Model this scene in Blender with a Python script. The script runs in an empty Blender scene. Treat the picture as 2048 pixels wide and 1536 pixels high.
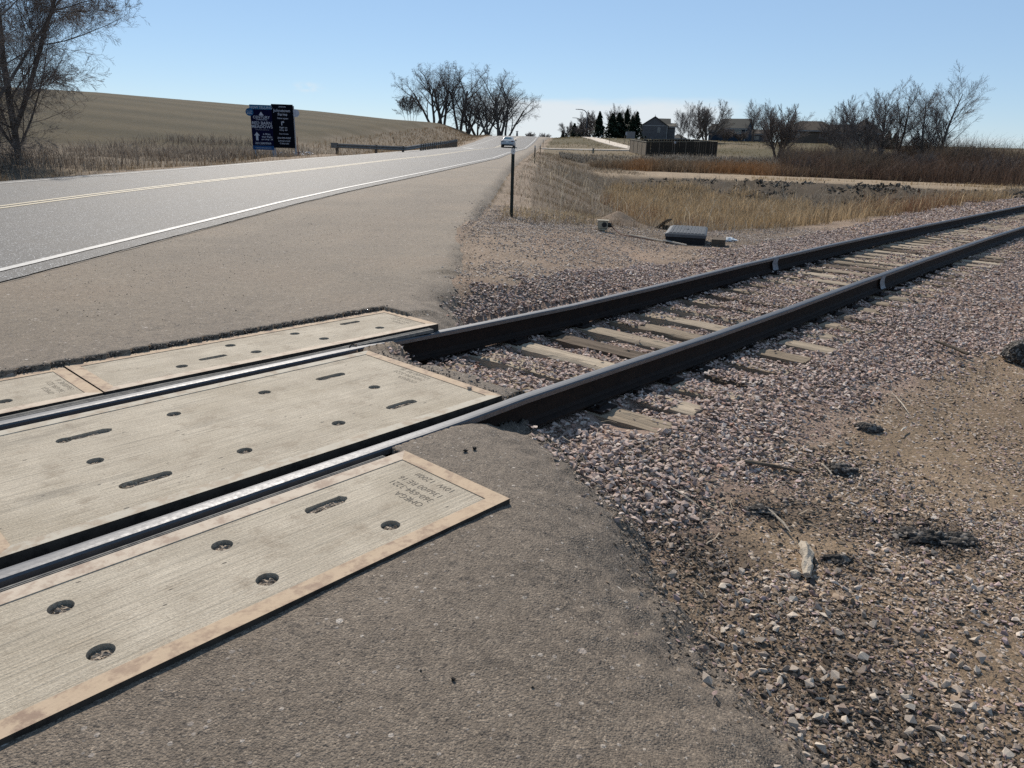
import bpy, bmesh, math, random
import numpy as np
from mathutils import Vector, Matrix
from mathutils.geometry import delaunay_2d_cdt

scene = bpy.context.scene
COL = scene.collection

# ------------------------------------------------------------------ camera
FPX, PITCH, ROLL, EYE = 1450.0, 0.3186, 0.0292, 1.371      # focal length in photo pixels, tilt, roll, height over the rail tops
cp, sp, cr, sr = math.cos(PITCH), math.sin(PITCH), math.cos(ROLL), math.sin(ROLL)
cam_d = bpy.data.cameras.new('camera')
cam = bpy.data.objects.new('camera', cam_d); COL.objects.link(cam)
right = Vector((cr, sr*sp, sr*cp)); up = Vector((-sr, cr*sp, cr*cp)); fwd = Vector((0, cp, -sp))
M = Matrix((( right.x, up.x, -fwd.x, 0), (right.y, up.y, -fwd.y, 0), (right.z, up.z, -fwd.z, EYE), (0, 0, 0, 1)))
cam.matrix_world = M
cam_d.sensor_width = 36; cam_d.lens = FPX/2048*36; cam_d.clip_start = 0.05; cam_d.clip_end = 9000
scene.camera = cam

# ------------------------------------------------------------------ sun and sky
SUN_EL, SUN_AZ = math.radians(41), math.radians(-18)        # azimuth from +Y, clockwise positive
sdir = Vector((math.sin(SUN_AZ)*math.cos(SUN_EL), math.cos(SUN_AZ)*math.cos(SUN_EL), math.sin(SUN_EL)))
sl = bpy.data.lights.new('sun', 'SUN'); sl.energy = 5.0; sl.angle = math.radians(0.53); sl.color = (1.0, 0.915, 0.80)
so = bpy.data.objects.new('sun', sl); COL.objects.link(so)
so.rotation_euler = sdir.to_track_quat('Z', 'Y').to_euler()
scene.view_settings.view_transform = 'Standard'; scene.view_settings.look = 'None'
scene.view_settings.exposure = 0.20; scene.view_settings.gamma = 1.0; scene.view_settings.use_curve_mapping = False
scene.render.engine = 'CYCLES'; scene.cycles.use_denoising = False; scene.cycles.max_bounces = 6; scene.cycles.caustics_reflective = False

world = bpy.data.worlds.new('World'); scene.world = world; world.use_nodes = True
SKY_STRENGTH = 0.097
def build_world():
    nt = world.node_tree; nt.nodes.clear(); N = nt.nodes.new; L = nt.links.new
    out = N('ShaderNodeOutputWorld'); bg = N('ShaderNodeBackground'); bg.inputs['Strength'].default_value = SKY_STRENGTH
    sky = N('ShaderNodeTexSky'); sky.sky_type = 'NISHITA'; sky.sun_disc = False
    sky.sun_elevation = SUN_EL; sky.sun_rotation = SUN_AZ
    sky.altitude = 1500; sky.air_density = 1.0; sky.dust_density = 0.0; sky.ozone_density = 2.0
    tc = N('ShaderNodeTexCoord'); sep = N('ShaderNodeSeparateXYZ'); L(tc.outputs['Generated'], sep.inputs[0])
    def math_(op, a, b=None, c=None):
        m = N('ShaderNodeMath'); m.operation = op
        for i, v in enumerate((a, b, c)):
            if v is None: continue
            if isinstance(v, (int, float)): m.inputs[i].default_value = v
            else: L(v, m.inputs[i])
        return m.outputs[0]
    def ramp(x, a, b):
        m = N('ShaderNodeMapRange'); m.interpolation_type = 'SMOOTHSTEP'; m.inputs['From Min'].default_value = a; m.inputs['From Max'].default_value = b
        L(x, m.inputs['Value']); return m.outputs[0]
    X, Y, Z = sep.outputs
    az = math_('ARCTAN2', X, Y)
    # low fair-weather clouds in a band above the horizon, drawn out sideways
    cv = N('ShaderNodeCombineXYZ'); L(math_('MULTIPLY', az, 5.0), cv.inputs[0]); L(math_('MULTIPLY', Z, 22.0), cv.inputs[1])
    n1 = N('ShaderNodeTexNoise'); n1.inputs['Scale'].default_value = 1.0; n1.inputs['Detail'].default_value = 7; n1.inputs['Roughness'].default_value = 0.6; L(cv.outputs[0], n1.inputs['Vector'])
    nf = n1.outputs['Fac']
    def bank(azc, azw, z0, z1, th):            # a cloud bank around one azimuth, between two heights
        da = math_('ABSOLUTE', math_('SUBTRACT', az, azc))
        side = math_('SUBTRACT', 1.0, ramp(da, azw*0.55, azw))
        zz = math_('MULTIPLY_ADD', math_('SUBTRACT', nf, 0.5), 0.035, Z)
        v = math_('MULTIPLY', math_('SUBTRACT', 1.0, ramp(zz, z1*0.8, z1)), ramp(Z, z0-0.02, z0))
        return math_('MULTIPLY', math_('MULTIPLY', side, v), ramp(nf, th, th+0.2))
    b1 = bank(0.11, 0.20, -0.02, 0.062, 0.28)
    b2 = bank(0.56, 0.16, -0.02, 0.024, 0.44)
    b3 = bank(-0.30, 0.5, -0.05, 0.035, 0.46)
    cv2 = N('ShaderNodeCombineXYZ'); L(math_('MULTIPLY', az, 40.0), cv2.inputs[0]); L(math_('MULTIPLY', Z, 90.0), cv2.inputs[1])
    n2 = N('ShaderNodeTexNoise'); n2.inputs['Scale'].default_value = 1.0; n2.inputs['Detail'].default_value = 5; L(cv2.outputs[0], n2.inputs['Vector'])
    da = math_('DIVIDE', math_('SUBTRACT', az, -0.267), 0.026); dz = math_('DIVIDE', math_('SUBTRACT', Z, 0.060), 0.010)
    rr = math_('SQRT', math_('ADD', math_('MULTIPLY', da, da), math_('MULTIPLY', dz, dz)))
    wisp = math_('MULTIPLY', math_('SUBTRACT', 1.0, ramp(rr, 0.2, 1.0)), ramp(n2.outputs['Fac'], 0.40, 0.62))
    tot = math_('MAXIMUM', math_('MAXIMUM', math_('MULTIPLY', b1, .85), math_('MULTIPLY', b2, 0.9)), math_('MAXIMUM', math_('MULTIPLY', wisp, 0.45), math_('MULTIPLY', b3, 0.30)))
    mx = N('ShaderNodeMix'); mx.data_type = 'RGBA'; L(tot, mx.inputs['Factor'])
    vm = N('ShaderNodeMix'); vm.data_type = 'RGBA'; vm.inputs['Factor'].default_value = 0.55; L(sky.outputs[0], vm.inputs['A']); vm.inputs['B'].default_value = (3.1, 4.75, 7.0, 1)
    L(vm.outputs['Result'], mx.inputs['A']); mx.inputs['B'].default_value = (7.0, 7.4, 7.7, 1)
    L(mx.outputs['Result'], bg.inputs['Color']); L(bg.outputs[0], out.inputs[0])
build_world()

# ------------------------------------------------------------------ tags and mesh helpers
def tag(o, label=None, cat=None, group=None, kind=None):
    if label: o['label'] = label
    if cat: o['category'] = cat
    if group: o['group'] = group
    if kind: o['kind'] = kind
    return o
def link(name, data, parent=None, mats=None, loc=None):
    o = bpy.data.objects.new(name, data); COL.objects.link(o)
    if parent is not None: o.parent = parent
    if loc is not None: o.location = loc
    return o
def thing(name, label, cat, loc=(0, 0, 0), rz=0.0, group=None):
    o = bpy.data.objects.new(name, None); COL.objects.link(o); o.empty_display_size = .2
    o.location = loc; o.rotation_euler = (0, 0, rz)
    return tag(o, label, cat, group)
def mesh_np(name, V, F, mats, col=None, smooth=False, midx=None, extra=None):
    """V (n,3); F (m,k) all faces with k corners, or list of such arrays"""
    me = bpy.data.meshes.new(name)
    Fs = F if isinstance(F, list) else [F]
    V = np.asarray(V, np.float32).reshape(-1, 3)
    me.vertices.add(len(V)); me.vertices.foreach_set('co', V.ravel())
    loops = np.concatenate([f.ravel() for f in Fs]).astype(np.int32)
    tot = np.concatenate([np.full(len(f), f.shape[1], np.int32) for f in Fs])
    st = np.concatenate([[0], np.cumsum(tot)[:-1]]).astype(np.int32)
    me.loops.add(len(loops)); me.loops.foreach_set('vertex_index', loops)
    me.polygons.add(len(tot)); me.polygons.foreach_set('loop_start', st); me.polygons.foreach_set('loop_total', tot)
    if midx is not None: me.polygons.foreach_set('material_index', np.asarray(midx, np.int32))
    me.polygons.foreach_set('use_smooth', np.full(len(tot), bool(smooth)))
    if col is not None:
        c = np.ones((len(V), 4), np.float32); c[:, :3] = col
        at = me.color_attributes.new('Col', 'FLOAT_COLOR', 'POINT'); at.data.foreach_set('color', c.ravel())
    if extra is not None:
        for k, v in extra.items():
            at = me.attributes.new(k, 'FLOAT', 'POINT'); at.data.foreach_set('value', np.asarray(v, np.float32))
    me.update(calc_edges=True); me.validate()
    for m in (mats if isinstance(mats, (list, tuple)) else [mats]): me.materials.append(m)
    return me
class MB:
    """collects boxes, tubes and prisms for ONE mesh"""
    def __init__(s): s.v = []; s.f = []; s.m = []
    def add(s, vs, fs, m=0):
        o = len(s.v); s.v += [tuple(v) for v in vs]; s.f += [tuple(i+o for i in f) for f in fs]; s.m += [m]*len(fs)
    def box(s, c, d, m=0, rz=0.0, rx=0.0, ry=0.0):
        R = Matrix.Rotation(rz, 3, 'Z') @ Matrix.Rotation(ry, 3, 'Y') @ Matrix.Rotation(rx, 3, 'X')
        vs = [Vector(c) + R @ Vector((sx*d[0]/2, sy*d[1]/2, sz*d[2]/2)) for sz in (-1, 1) for sy in (-1, 1) for sx in (-1, 1)]
        s.add(vs, [(0, 2, 3, 1), (4, 5, 7, 6), (0, 1, 5, 4), (2, 6, 7, 3), (0, 4, 6, 2), (1, 3, 7, 5)], m)
    def tube(s, pts, rad, n=8, m=0, caps=True):
        pts = [Vector(p) for p in pts]; rad = rad if isinstance(rad, (list, tuple)) else [rad]*len(pts)
        rings = []
        for i, p in enumerate(pts):
            t = (pts[min(i+1, len(pts)-1)] - pts[max(i-1, 0)]).normalized()
            u = t.cross(Vector((0, 0, 1)) if abs(t.z) < .9 else Vector((1, 0, 0))).normalized(); w = t.cross(u)
            rings.append([p + (u*math.cos(2*math.pi*k/n) + w*math.sin(2*math.pi*k/n))*rad[i] for k in range(n)])
        vs = [v for r in rings for v in r]
        fs = [(i*n+k, i*n+(k+1) % n, (i+1)*n+(k+1) % n, (i+1)*n+k) for i in range(len(pts)-1) for k in range(n)]
        if caps: fs += [tuple(range(n))[::-1], tuple(range((len(pts)-1)*n, len(pts)*n))]
        s.add(vs, fs, m)
    def prism(s, poly, z0, z1, m=0, T=None):
        n = len(poly); vs = [(x, y, z0) for x, y in poly] + [(x, y, z1) for x, y in poly]
        if T is not None: vs = [T @ Vector(v) for v in vs]
        s.add(vs, [tuple(range(n))[::-1], tuple(range(n, 2*n))] + [(i, (i+1) % n, n+(i+1) % n, n+i) for i in range(n)], m)
    def mesh(s, name, mats, smooth=False):
        me = bpy.data.meshes.new(name); me.from_pydata([tuple(v) for v in s.v], [], s.f)
        for m in (mats if isinstance(mats, (list, tuple)) else [mats]): me.materials.append(m)
        me.polygons.foreach_set('material_index', s.m)
        me.polygons.foreach_set('use_smooth', [smooth]*len(s.f))
        bm = bmesh.new(); bm.from_mesh(me); bmesh.ops.recalc_face_normals(bm, faces=bm.faces); bm.to_mesh(me); bm.free(); me.update()
        return me
    def obj(s, name, mats, parent=None, smooth=False, loc=None):
        return link(name, s.mesh(name, mats, smooth), parent, loc=loc)

# ------------------------------------------------------------------ noise
def _h(i, j, s):
    n = (i.astype(np.int64)*374761393 + j.astype(np.int64)*668265263 + s*1442695041) & 0xffffffff
    n = ((n ^ (n >> 13))*1274126177) & 0xffffffff
    return ((n ^ (n >> 16)) & 0xffffff)/float(0xffffff)
def vnoise(x, y, s=0):
    xi = np.floor(x); yi = np.floor(y); fx = x-xi; fy = y-yi; xi = xi.astype(np.int64); yi = yi.astype(np.int64)
    fx = fx*fx*(3-2*fx); fy = fy*fy*(3-2*fy)
    return ((_h(xi, yi, s)*(1-fx)+_h(xi+1, yi, s)*fx)*(1-fy) + (_h(xi, yi+1, s)*(1-fx)+_h(xi+1, yi+1, s)*fx)*fy)*2-1
def fbm(x, y, o=4, s=0):
    t = 0; a = 1.; w = 0
    for k in range(o): t = t+a*vnoise(x*2**k+17.3*k, y*2**k-9.1*k, s+k); w += a; a *= .5
    return t/w
def sm(a, b, x):
    t = np.clip((x-a)/(b-a), 0, 1); return t*t*(3-2*t)
A_ = np.asarray

# ------------------------------------------------------------------ the lie of the land (z = 0 at the rail tops by the crossing)
TAZ, TOFF = 0.7392, -4.0956                         # the track's bearing, offset of its far rail from the origin
DX, DY, NX, NY = math.sin(TAZ), math.cos(TAZ), math.cos(TAZ), -math.sin(TAZ)
def to_ab(x, y): return x*DX+y*DY, x*NX+y*NY-TOFF
_ta = [-60, 2.4, 3, 4, 5.5, 7, 9, 12, 16, 20, 30, 60]
_tb = [0, 0, -.06, -.13, -.17, -.16, -.13, -.14, -.18, -.20, -.20, -.20]
_tz = [0, 0, -.02, -.06, -.09, -.075, -.03, -.01, -.015, -.03, -.05, -.08]
def tb(a): return np.interp(a, _ta, _tb)
def tz(a): return np.interp(a, _ta, _tz)
def track(a, b, z=0.0, flat=False):
    """point on the track: a along, b across from the far rail, z over the rail top"""
    bb = b+(0 if flat else float(tb(a)))+TOFF
    return Vector((DX*a+NX*bb, DY*a+NY*bb, z+(0 if flat else float(tz(a)))))
def xc(y): return np.interp(y, [-60, 12, 16, 20, 30, 40, 50, 70, 80, 106, 150, 200, 260, 400], [-9.25, -9.25, -9.05, -8.7, -7.6, -6.5, -5.65, -5.0, -4.5, -3.2, -0.9, 1.2, 3.5, 9])
def zr(y): return np.interp(y, [-60, 12, 20, 30, 40, 50, 70, 80, 106, 130, 160, 185, 200, 215, 240, 300, 600], [-.02, -.01, .11, .25, .41, .50, .64, .72, .90, 1.62, 2.75, 3.38, 3.5, 3.45, 3.1, 1, -12])
def hwl(y): return np.interp(y, [-60, 60, 100, 190, 300], [4.5, 4.6, 5.0, 7.4, 7.4])
def xe(y): return np.interp(y, [-60, 6, 8.2, 11, 12.5, 19, 34, 60, 92, 130, 165, 200, 400], [-.24, -.24, -.62, -.8, -.79, -.62, -.3, .6, 1.9, 3.8, 6.0, 8.6, 16])
def a_edge(b): return np.interp(b, [-9.2, -4.87, -1.87, -1.0, -.4, -.12, -.02, .1, 1.4, 1.5, 1.6, 1.93, 2.24, 2.46, 2.87, 3.18, 3.53, 3.8, 5, 9], [13.6, 8.67, 5.7, 4.85, 4.5, 4.2, 3.5, 3.3, 3.4, 3.15, 3.15, 3.0, 2.85, 2.75, 2.36, 2.14, 2.05, 1.9, 1.7, 1.5])
def paved(x, y):
    """metres inside the edge of the pavement (negative outside)"""
    a, b = to_ab(x, y)
    e = np.where(b < -8.0, xe(y)-x, a_edge(b)-a)
    e = np.where((b < -8) & (y > 8), xe(y)-x, e)
    return e
def pad(a, b):
    inner = sm(.10, .2, b)*(1-sm(1.3, 1.42, b))*sm(3.3, 3.8, a)*(1-sm(6.4, 7.4, a))*.020+.030*sm(1.53, 1.6, b)*(1-sm(1.72, 2.0, b))*(a > 2.6)*(1-.5*sm(5, 7, a))+.04*sm(-.02, .04, b)*(1-sm(.25, .45, b))*(a > 3.3)
    z = np.interp(b, [-14, -6.8, -4.2, -3, -1.8, -1.0, -.62, 2.05, 2.6, 3.1, 4.5, 8, 25], [-.5, -.44, -.44, -.42, -.33, -.27, -.222, -.222, -.30, -.335, -.30, -.34, -.8])
    return z-inner+tz(a)*(1-sm(2.5, 6, np.abs(b-.75)))*(a > 0)
def hill(az, r):
    zc_ = np.interp(az, [-3.2, -.75, -.6, -.5, -.335, -.255, -.167, -.067, -.02], [.03, .0415, .0405, .0400, .0345, .0312, .0255, .0220, .015])
    Dc = np.interp(az, [-3.2, -.6, -.335, -.167, -.05], [300, 300, 260, 215, 195])
    top = EYE+zc_*Dc
    t = np.clip((r-62)/(Dc-62), 0, 1)
    z = .1+(top-.1)*(1-(1-t)**1.55)
    return np.where(r > Dc, top-(r-Dc)*.012, z)
def land(x, y):
    x = A_(x, float); y = A_(y, float)
    a, b = to_ab(x, y); r = np.hypot(x, y); az = np.arctan2(x, y)
    P = pad(a, b)
    base = np.interp(r, [16, 19, 24, 50, 56, 58.5, 66, 70, 78, 86, 94, 105, 125, 160, 190, 215, 300, 900, 4000], [-.9, -1.25, -1.7, -1.7, -1.05, -.55, -.47, -.75, -.65, -.1, .30, .58, 1.4, 2.9, 3.6, 3.75, 3.3, 1, -40])
    wB = np.maximum(sm(3.2, 7.5, -b)*sm(15.5, 21, y), sm(38, 50, r)*sm(3.0, 7.0, np.abs(b-.75)))
    wB = wB*(y > 0)
    R = P*(1-wB)+base*wB
    t = sm(0, 6.5, x-xe(y)); side = zr(y)-.16
    R = side*(1-t)+R*t
    dl = xc(y)-hwl(y)-x
    ditch = zr(y)-.07-.42*sm(.6, 5, dl)
    Lh = ditch*(1-sm(4, 15, dl))+hill(az, r)*sm(4, 15, dl)
    z = np.where(dl > 0, Lh, np.where(x > xe(y), R, zr(y)-.13))
    wy = sm(9, 14, y)
    near = P
    z = near*(1-wy)+z*wy
    e_ = -paved(x, y); rs_ = np.where((y > 4) & (y < 16), .36*sm(-.6, -1.6, b)*(1-sm(.0, 5.0, e_))*(1-sm(10, 16, y))*(1-sm(.0, .8, -e_)*0), 0)*(b < -.9)
    z = np.where(y < 9, np.where(r > 60, -.6, near), z)+rs_
    # roughness of the ground
    n = fbm(x*.9, y*.9, 3, 5)*.03*sm(2, 10, r)+fbm(x*5, y*5, 3, 9)*.008
    n = n+fbm(x*.35, y*.35, 4, 11)*.22*wB*sm(20, 26, r)*(1-sm(56, 58, r))
    n = n*np.where((dl < .1) & (x < xe(y)), .1, 1)
    # spoil bank of clods in front of the dirt road
    bank = sm(47, 50, r)*(1-sm(56, 58.5, r))*sm(.12, .3, az)
    n = n+bank*(np.abs(fbm(x*.55, y*.9, 3, 21))*.55+np.abs(fbm(x*2.6, y*2.6, 3, 23))*.35+.12)
    return z+n
def top_paved(x, y):
    a, b = to_ab(x, y)
    z = zr(y)*sm(6, 14, y)
    z = z+np.where(b < -.5, .035*(1-sm(.8, 3.0, -b)), 0)
    z = z+np.where(b > 1.4, -.008-.04*sm(2.5, 5.5, b), 0)+np.where((b > .05) & (b < 1.42), -.035, 0)
    # a shallow trough of wear in front of the panel end and frost heave
    q_ = np.where(y > 2.4, sm(4.3, 5.0, x-xc(y)), 1)
    z = z+fbm(x*1.1, y*1.1, 3, 31)*.010*q_+fbm(x*14, y*14, 2, 33)*.0025*q_
    return z
def asphalt(x, y):
    a, b = to_ab(x, y); e = paved(x, y)
    e = e+fbm(x*3.2, y*3.2, 4, 41)*np.where(b < -1, .05, .13)+fbm(x*14, y*14, 2, 43)*.035
    w = np.where(b < -.0, .8, np.where(b < 1.45, .36, 1.0)); w = np.where(b < -2, .45, w)
    L_ = land(x, y)
    t = np.clip(e/w, 0, 1); t = 1-(1-t)**2.2
    low = L_-.05-.10*sm(0, .4, -e)
    z = low*(1-t)+top_paved(x, y)*t
    ea = np.where(b < -.09, 3.72, np.where(b < 1.43, 2.845, 1.945))
    nz = fbm(x*9, y*9, 3, 47)*.012
    under = ((b > -.80+nz) & (b < 2.21+nz*.5) & (a < ea+nz) & (a > -16.9))
    corr = ((b-tb(a) > -.015) & (b-tb(a) < .075)) | ((b-tb(a) > 1.43) & (b-tb(a) < 1.525))
    z = np.where(under | corr, -.30+tz(a), z)
    z = np.where(y > 2.4, z-.012*(1-sm(4.34, 4.75, x-xc(y)))-.12*(x-xc(y) < 3.2), z)
    return z, e
def at(u, v, D):
    """the point seen at photo pixel (u, v) at horizontal distance D"""
    du, dv = (u-1024)/FPX, (768-v)/FPX
    d = fwd+right*du+up*dv; k = D/math.hypot(d.x, d.y)
    return Vector((0, 0, EYE))+d*k
def spot(u, D):
    """the point of the ground seen in column u at horizontal distance D"""
    p = at(u, 290, D)
    for _ in range(4):
        z = float(land(p.x, p.y)); s = (z-EYE)/D
        v = 290+ (at(u, 290, 1).z-EYE - s)*1608
        p = at(u, v, D)
    return Vector((p.x, p.y, float(land(p.x, p.y))))

# ------------------------------------------------------------------ materials
class NT:
    def __init__(s, name):
        s.m = bpy.data.materials.new(name); s.m.use_nodes = True; s.t = s.m.node_tree; s.t.nodes.clear()
        s.out = s.n('ShaderNodeOutputMaterial'); s.b = s.n('ShaderNodeBsdfPrincipled'); s.l(s.b.outputs[0], s.out.inputs[0])
        s.tc = s.n('ShaderNodeTexCoord')
    def n(s, t): return s.t.nodes.new(t)
    def l(s, a, b): s.t.links.new(a, b)
    def val(s, x, inp):
        if isinstance(x, (int, float)): inp.default_value = x
        elif isinstance(x, tuple): inp.default_value = x if len(x) == 4 or inp.type == 'VECTOR' else (*x, 1)
        else: s.l(x, inp)
    def math(s, op, a, b=0.0, clamp=False):
        m = s.n('ShaderNodeMath'); m.operation = op; m.use_clamp = clamp; s.val(a, m.inputs[0]); s.val(b, m.inputs[1]); return m.outputs[0]
    def mapr(s, x, a, b, c=0.0, d=1.0):
        m = s.n('ShaderNodeMapRange'); s.val(x, m.inputs['Value'])
        for k, v in zip(('From Min', 'From Max', 'To Min', 'To Max'), (a, b, c, d)): m.inputs[k].default_value = v
        return m.outputs[0]
    def mix(s, f, a, b, mode='MIX'):
        m = s.n('ShaderNodeMix'); m.data_type = 'RGBA'; m.blend_type = mode; m.clamp_factor = True
        s.val(f, m.inputs['Factor']); s.val(a, m.inputs['A']); s.val(b, m.inputs['B']); return m.outputs['Result']
    def vec(s, scale=(1, 1, 1), src='Object'):
        m = s.n('ShaderNodeMapping'); s.l(s.tc.outputs[src], m.inputs[0]); m.inputs['Scale'].default_value = scale; return m.outputs[0]
    def noise(s, sc, det=4, ro=.55, v=None, out='Fac', dist=0.0):
        n = s.n('ShaderNodeTexNoise'); n.inputs['Scale'].default_value = sc; n.inputs['Detail'].default_value = det; n.inputs['Roughness'].default_value = ro; n.inputs['Distortion'].default_value = dist
        s.l(v if v is not None else s.tc.outputs['Object'], n.inputs['Vector']); return n.outputs[out]
    def voro(s, sc, v=None, feature='F1', rnd=1.0):
        n = s.n('ShaderNodeTexVoronoi'); n.feature = feature; n.inputs['Scale'].default_value = sc; n.inputs['Randomness'].default_value = rnd
        s.l(v if v is not None else s.tc.outputs['Object'], n.inputs['Vector']); return n
    def attr(s, name, out='Color'):
        n = s.n('ShaderNodeAttribute'); n.attribute_name = name; return n.outputs[out]
    def sep(s, c):
        n = s.n('ShaderNodeSeparateColor'); s.l(c, n.inputs[0]); return n.outputs
    def bump(s, h, st=.5, dist=.01, nrm=None):
        n = s.n('ShaderNodeBump'); n.inputs['Strength'].default_value = st; n.inputs['Distance'].default_value = dist; s.l(h, n.inputs['Height'])
        if nrm is not None: s.l(nrm, n.inputs['Normal'])
        return n.outputs[0]
    def set(s, **k):
        for a, v in k.items(): s.val(v, s.b.inputs[a.replace('_', ' ')])
        return s.m
def simple(name, c, rough=.7, metal=0.0, var=.15, sc=8.0, bump=0.0, spec=.2):
    s = NT(name); f = s.noise(sc, 5)
    k = tuple(x*(1-var) for x in c); k2 = tuple(min(1, x*(1+var)) for x in c)
    s.set(Base_Color=s.mix(s.mapr(f, .3, .7), k, k2), Roughness=rough, Metallic=metal, Specular_IOR_Level=spec)
    if bump: s.set(Normal=s.bump(s.noise(sc*6, 4), .6, bump))
    return s.m
MT = {}
def build_materials():
    # aggregate-and-binder asphalt; Col carries the dust and dirt lying on it
    s = NT('worn_asphalt'); base = s.attr('Col')
    v1 = s.voro(150.0); v2 = s.voro(48.0); v3 = s.voro(22.0)
    r1 = s.sep(v1.outputs['Color']); r2 = s.sep(v2.outputs['Color']); r3 = s.sep(v3.outputs['Color'])
    c = s.mix(s.mapr(r1[0], 0, 1, .0, .75), base, s.mix(r1[1], (.050, .041, .032), (.36, .295, .225)), 'MIX')
    c = s.mix(.22, c, base)
    c = s.mix(s.math('MULTIPLY', s.math('GREATER_THAN', r2[0], .88), s.math('LESS_THAN', v2.outputs['Distance'], s.mapr(r2[1], 0, 1, .15, .40))), c, s.mix(r2[2], (.20, .17, .145), (.42, .38, .33)))
    c = s.mix(s.math('MULTIPLY', s.math('GREATER_THAN', r3[0], .97), s.math('LESS_THAN', v3.outputs['Distance'], s.mapr(r3[1], 0, 1, .10, .32))), c, s.mix(r3[2], (.26, .21, .18), (.46, .42, .37)))
    pn = s.noise(300.0, 3, .7)
    c = s.mix(s.mapr(pn, .35, .48, .75, 0.0), c, (.02, .018, .017)); c = s.mix(s.mapr(s.noise(45.0, 4, .75), .34, .46, .8, 0.0), c, (.03, .025, .022)); c = s.mix(1.0, c, s.mix(s.mapr(s.noise(14.0, 5, .7), .35, .65), (.82, .80, .78), (1.15, 1.14, 1.13)), 'MULTIPLY')
    c = s.mix(s.mapr(s.noise(.8, 5, .6), .35, .7, 0, .35), c, s.mix(1.0, c, (.75, .72, .70), 'MULTIPLY'))
    ck = s.math('ABSOLUTE', s.math('SUBTRACT', s.noise(1.25, 7, .62, dist=.3), .5)); ckm = s.mapr(s.noise(.7, 2, .5), .50, .60)
    crack = s.math('MULTIPLY', s.math('SUBTRACT', 1.0, s.mapr(ck, .002, .0065)), ckm); c = s.mix(s.math('MULTIPLY', crack, .6), c, (.016, .013, .011))
    h = s.math('ADD', s.math('MULTIPLY', v1.outputs['Distance'], -.8), s.math('MULTIPLY', s.math('MINIMUM', v2.outputs['Distance'], .4), -1.2))
    h = s.math('ADD', h, s.math('MULTIPLY', s.noise(90.0, 4, .7), 1.2))
    s.set(Base_Color=c, Roughness=.82, Specular_IOR_Level=.35, Normal=s.bump(h, .85, .0055)); MT['asphalt'] = s.m
    # carriageway
    s = NT('road_asphalt'); st = s.vec((1.0, .035, 1.0))
    v1 = s.voro(110.0); r1 = s.sep(v1.outputs['Color'])
    wheel = s.noise(1.1, 3, .5, st); fine = s.noise(9.0, 4, .6, st)
    c = s.mix(wheel, (.044, .043, .043), (.070, .068, .067)); c = s.mix(s.mapr(fine, .3, .7, 0, .5), c, (.062, .058, .054))
    c = s.mix(s.mapr(r1[0], 0, 1, 0, .8), c, s.mix(r1[1], (.025, .025, .025), (.15, .148, .146)))
    spark = s.math('GREATER_THAN', r1[2], .965)
    c = s.mix(s.math('MULTIPLY', spark, .8), c, (.75, .75, .75))
    c = s.mix(s.mapr(s.noise(.35, 4, .6), .45, .65, 0, .35), c, (.095, .085, .074))
    h = s.math('ADD', s.math('MULTIPLY', v1.outputs['Distance'], -1.0), s.noise(60.0, 3, .7))
    s.set(Base_Color=c, Roughness=.66, Specular_IOR_Level=.18, Normal=s.bump(h, .8, .003)); MT['road'] = s.m
    # worn line paint
    def paint(name, col):
        s = NT(name); w = s.noise(26.0, 6, .75); g = s.noise(3.0, 4, .6)
        f = s.math('MULTIPLY', s.mapr(w, .42, .56), s.mapr(g, .30, .5, .45, 1.0))
        c = s.mix(s.math('SUBTRACT', 1.0, s.math('MULTIPLY', s.math('SUBTRACT', 1.0, f), .55)), (.17, .16, .15), col)
        s.set(Base_Color=c, Roughness=.6, Normal=s.bump(s.noise(120.0, 3), .4, .002)); return s.m
    MT['white_paint'] = paint('white_road_paint', (.37, .36, .34)); MT['yellow_paint'] = paint('yellow_road_paint', (.36, .29, .16))
    # ground: Col is the soil or plant colour of the place, grit says how stony it is
    s = NT('ground'); base = s.attr('Col'); grit = s.attr('grit', 'Fac')
    v1 = s.voro(75.0); v2 = s.voro(30.0); r1 = s.sep(v1.outputs['Color']); r2 = s.sep(v2.outputs['Color'])
    pal = s.mix(r1[0], s.mix(r1[1], (.12, .085, .06), (.34, .26, .19)), s.mix(r1[2], (.40, .31, .23), (.22, .16, .125)))
    c = s.mix(s.math('MULTIPLY', grit, .62), base, s.mix(.4, pal, base))
    pick = s.math('MULTIPLY', s.math('MULTIPLY', s.math('GREATER_THAN', r2[0], .68), s.math('LESS_THAN', v2.outputs['Distance'], .42)), grit)
    c = s.mix(pick, c, s.mix(r2[1], (.28, .20, .16), (.46, .40, .34)))
    big = s.noise(1.3, 6, .65); c = s.mix(1.0, c, s.mix(s.mapr(big, .3, .7), (.80, .78, .76), (1.16, 1.14, 1.12)), 'MULTIPLY')
    fn = s.noise(240.0, 3, .7); c = s.mix(1.0, c, s.mix(s.mapr(fn, .3, .7), (.62, .60, .58), (1.3, 1.3, 1.3)), 'MULTIPLY')
    far = s.noise(.35, 8, .8); c = s.mix(1.0, c, s.mix(s.mapr(far, .35, .65), (.86, .86, .84), (1.14, 1.13, 1.1)), 'MULTIPLY')
    h = s.math('ADD', s.math('MULTIPLY', v1.outputs['Distance'], -.9), s.math('MULTIPLY', s.math('MULTIPLY', s.math('MINIMUM', v2.outputs['Distance'], .45), -2.6), grit))
    h = s.math('ADD', h, s.math('MULTIPLY', s.noise(130.0, 4, .7), 1.3))
    s.set(Base_Color=c, Roughness=.95, Specular_IOR_Level=.15, Normal=s.bump(h, 1.0, .007)); MT['ground'] = s.m
    # stones whose colour is carried per stone
    s = NT('stone'); c = s.attr('Col'); n = s.noise(70.0, 5, .6)
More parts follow.
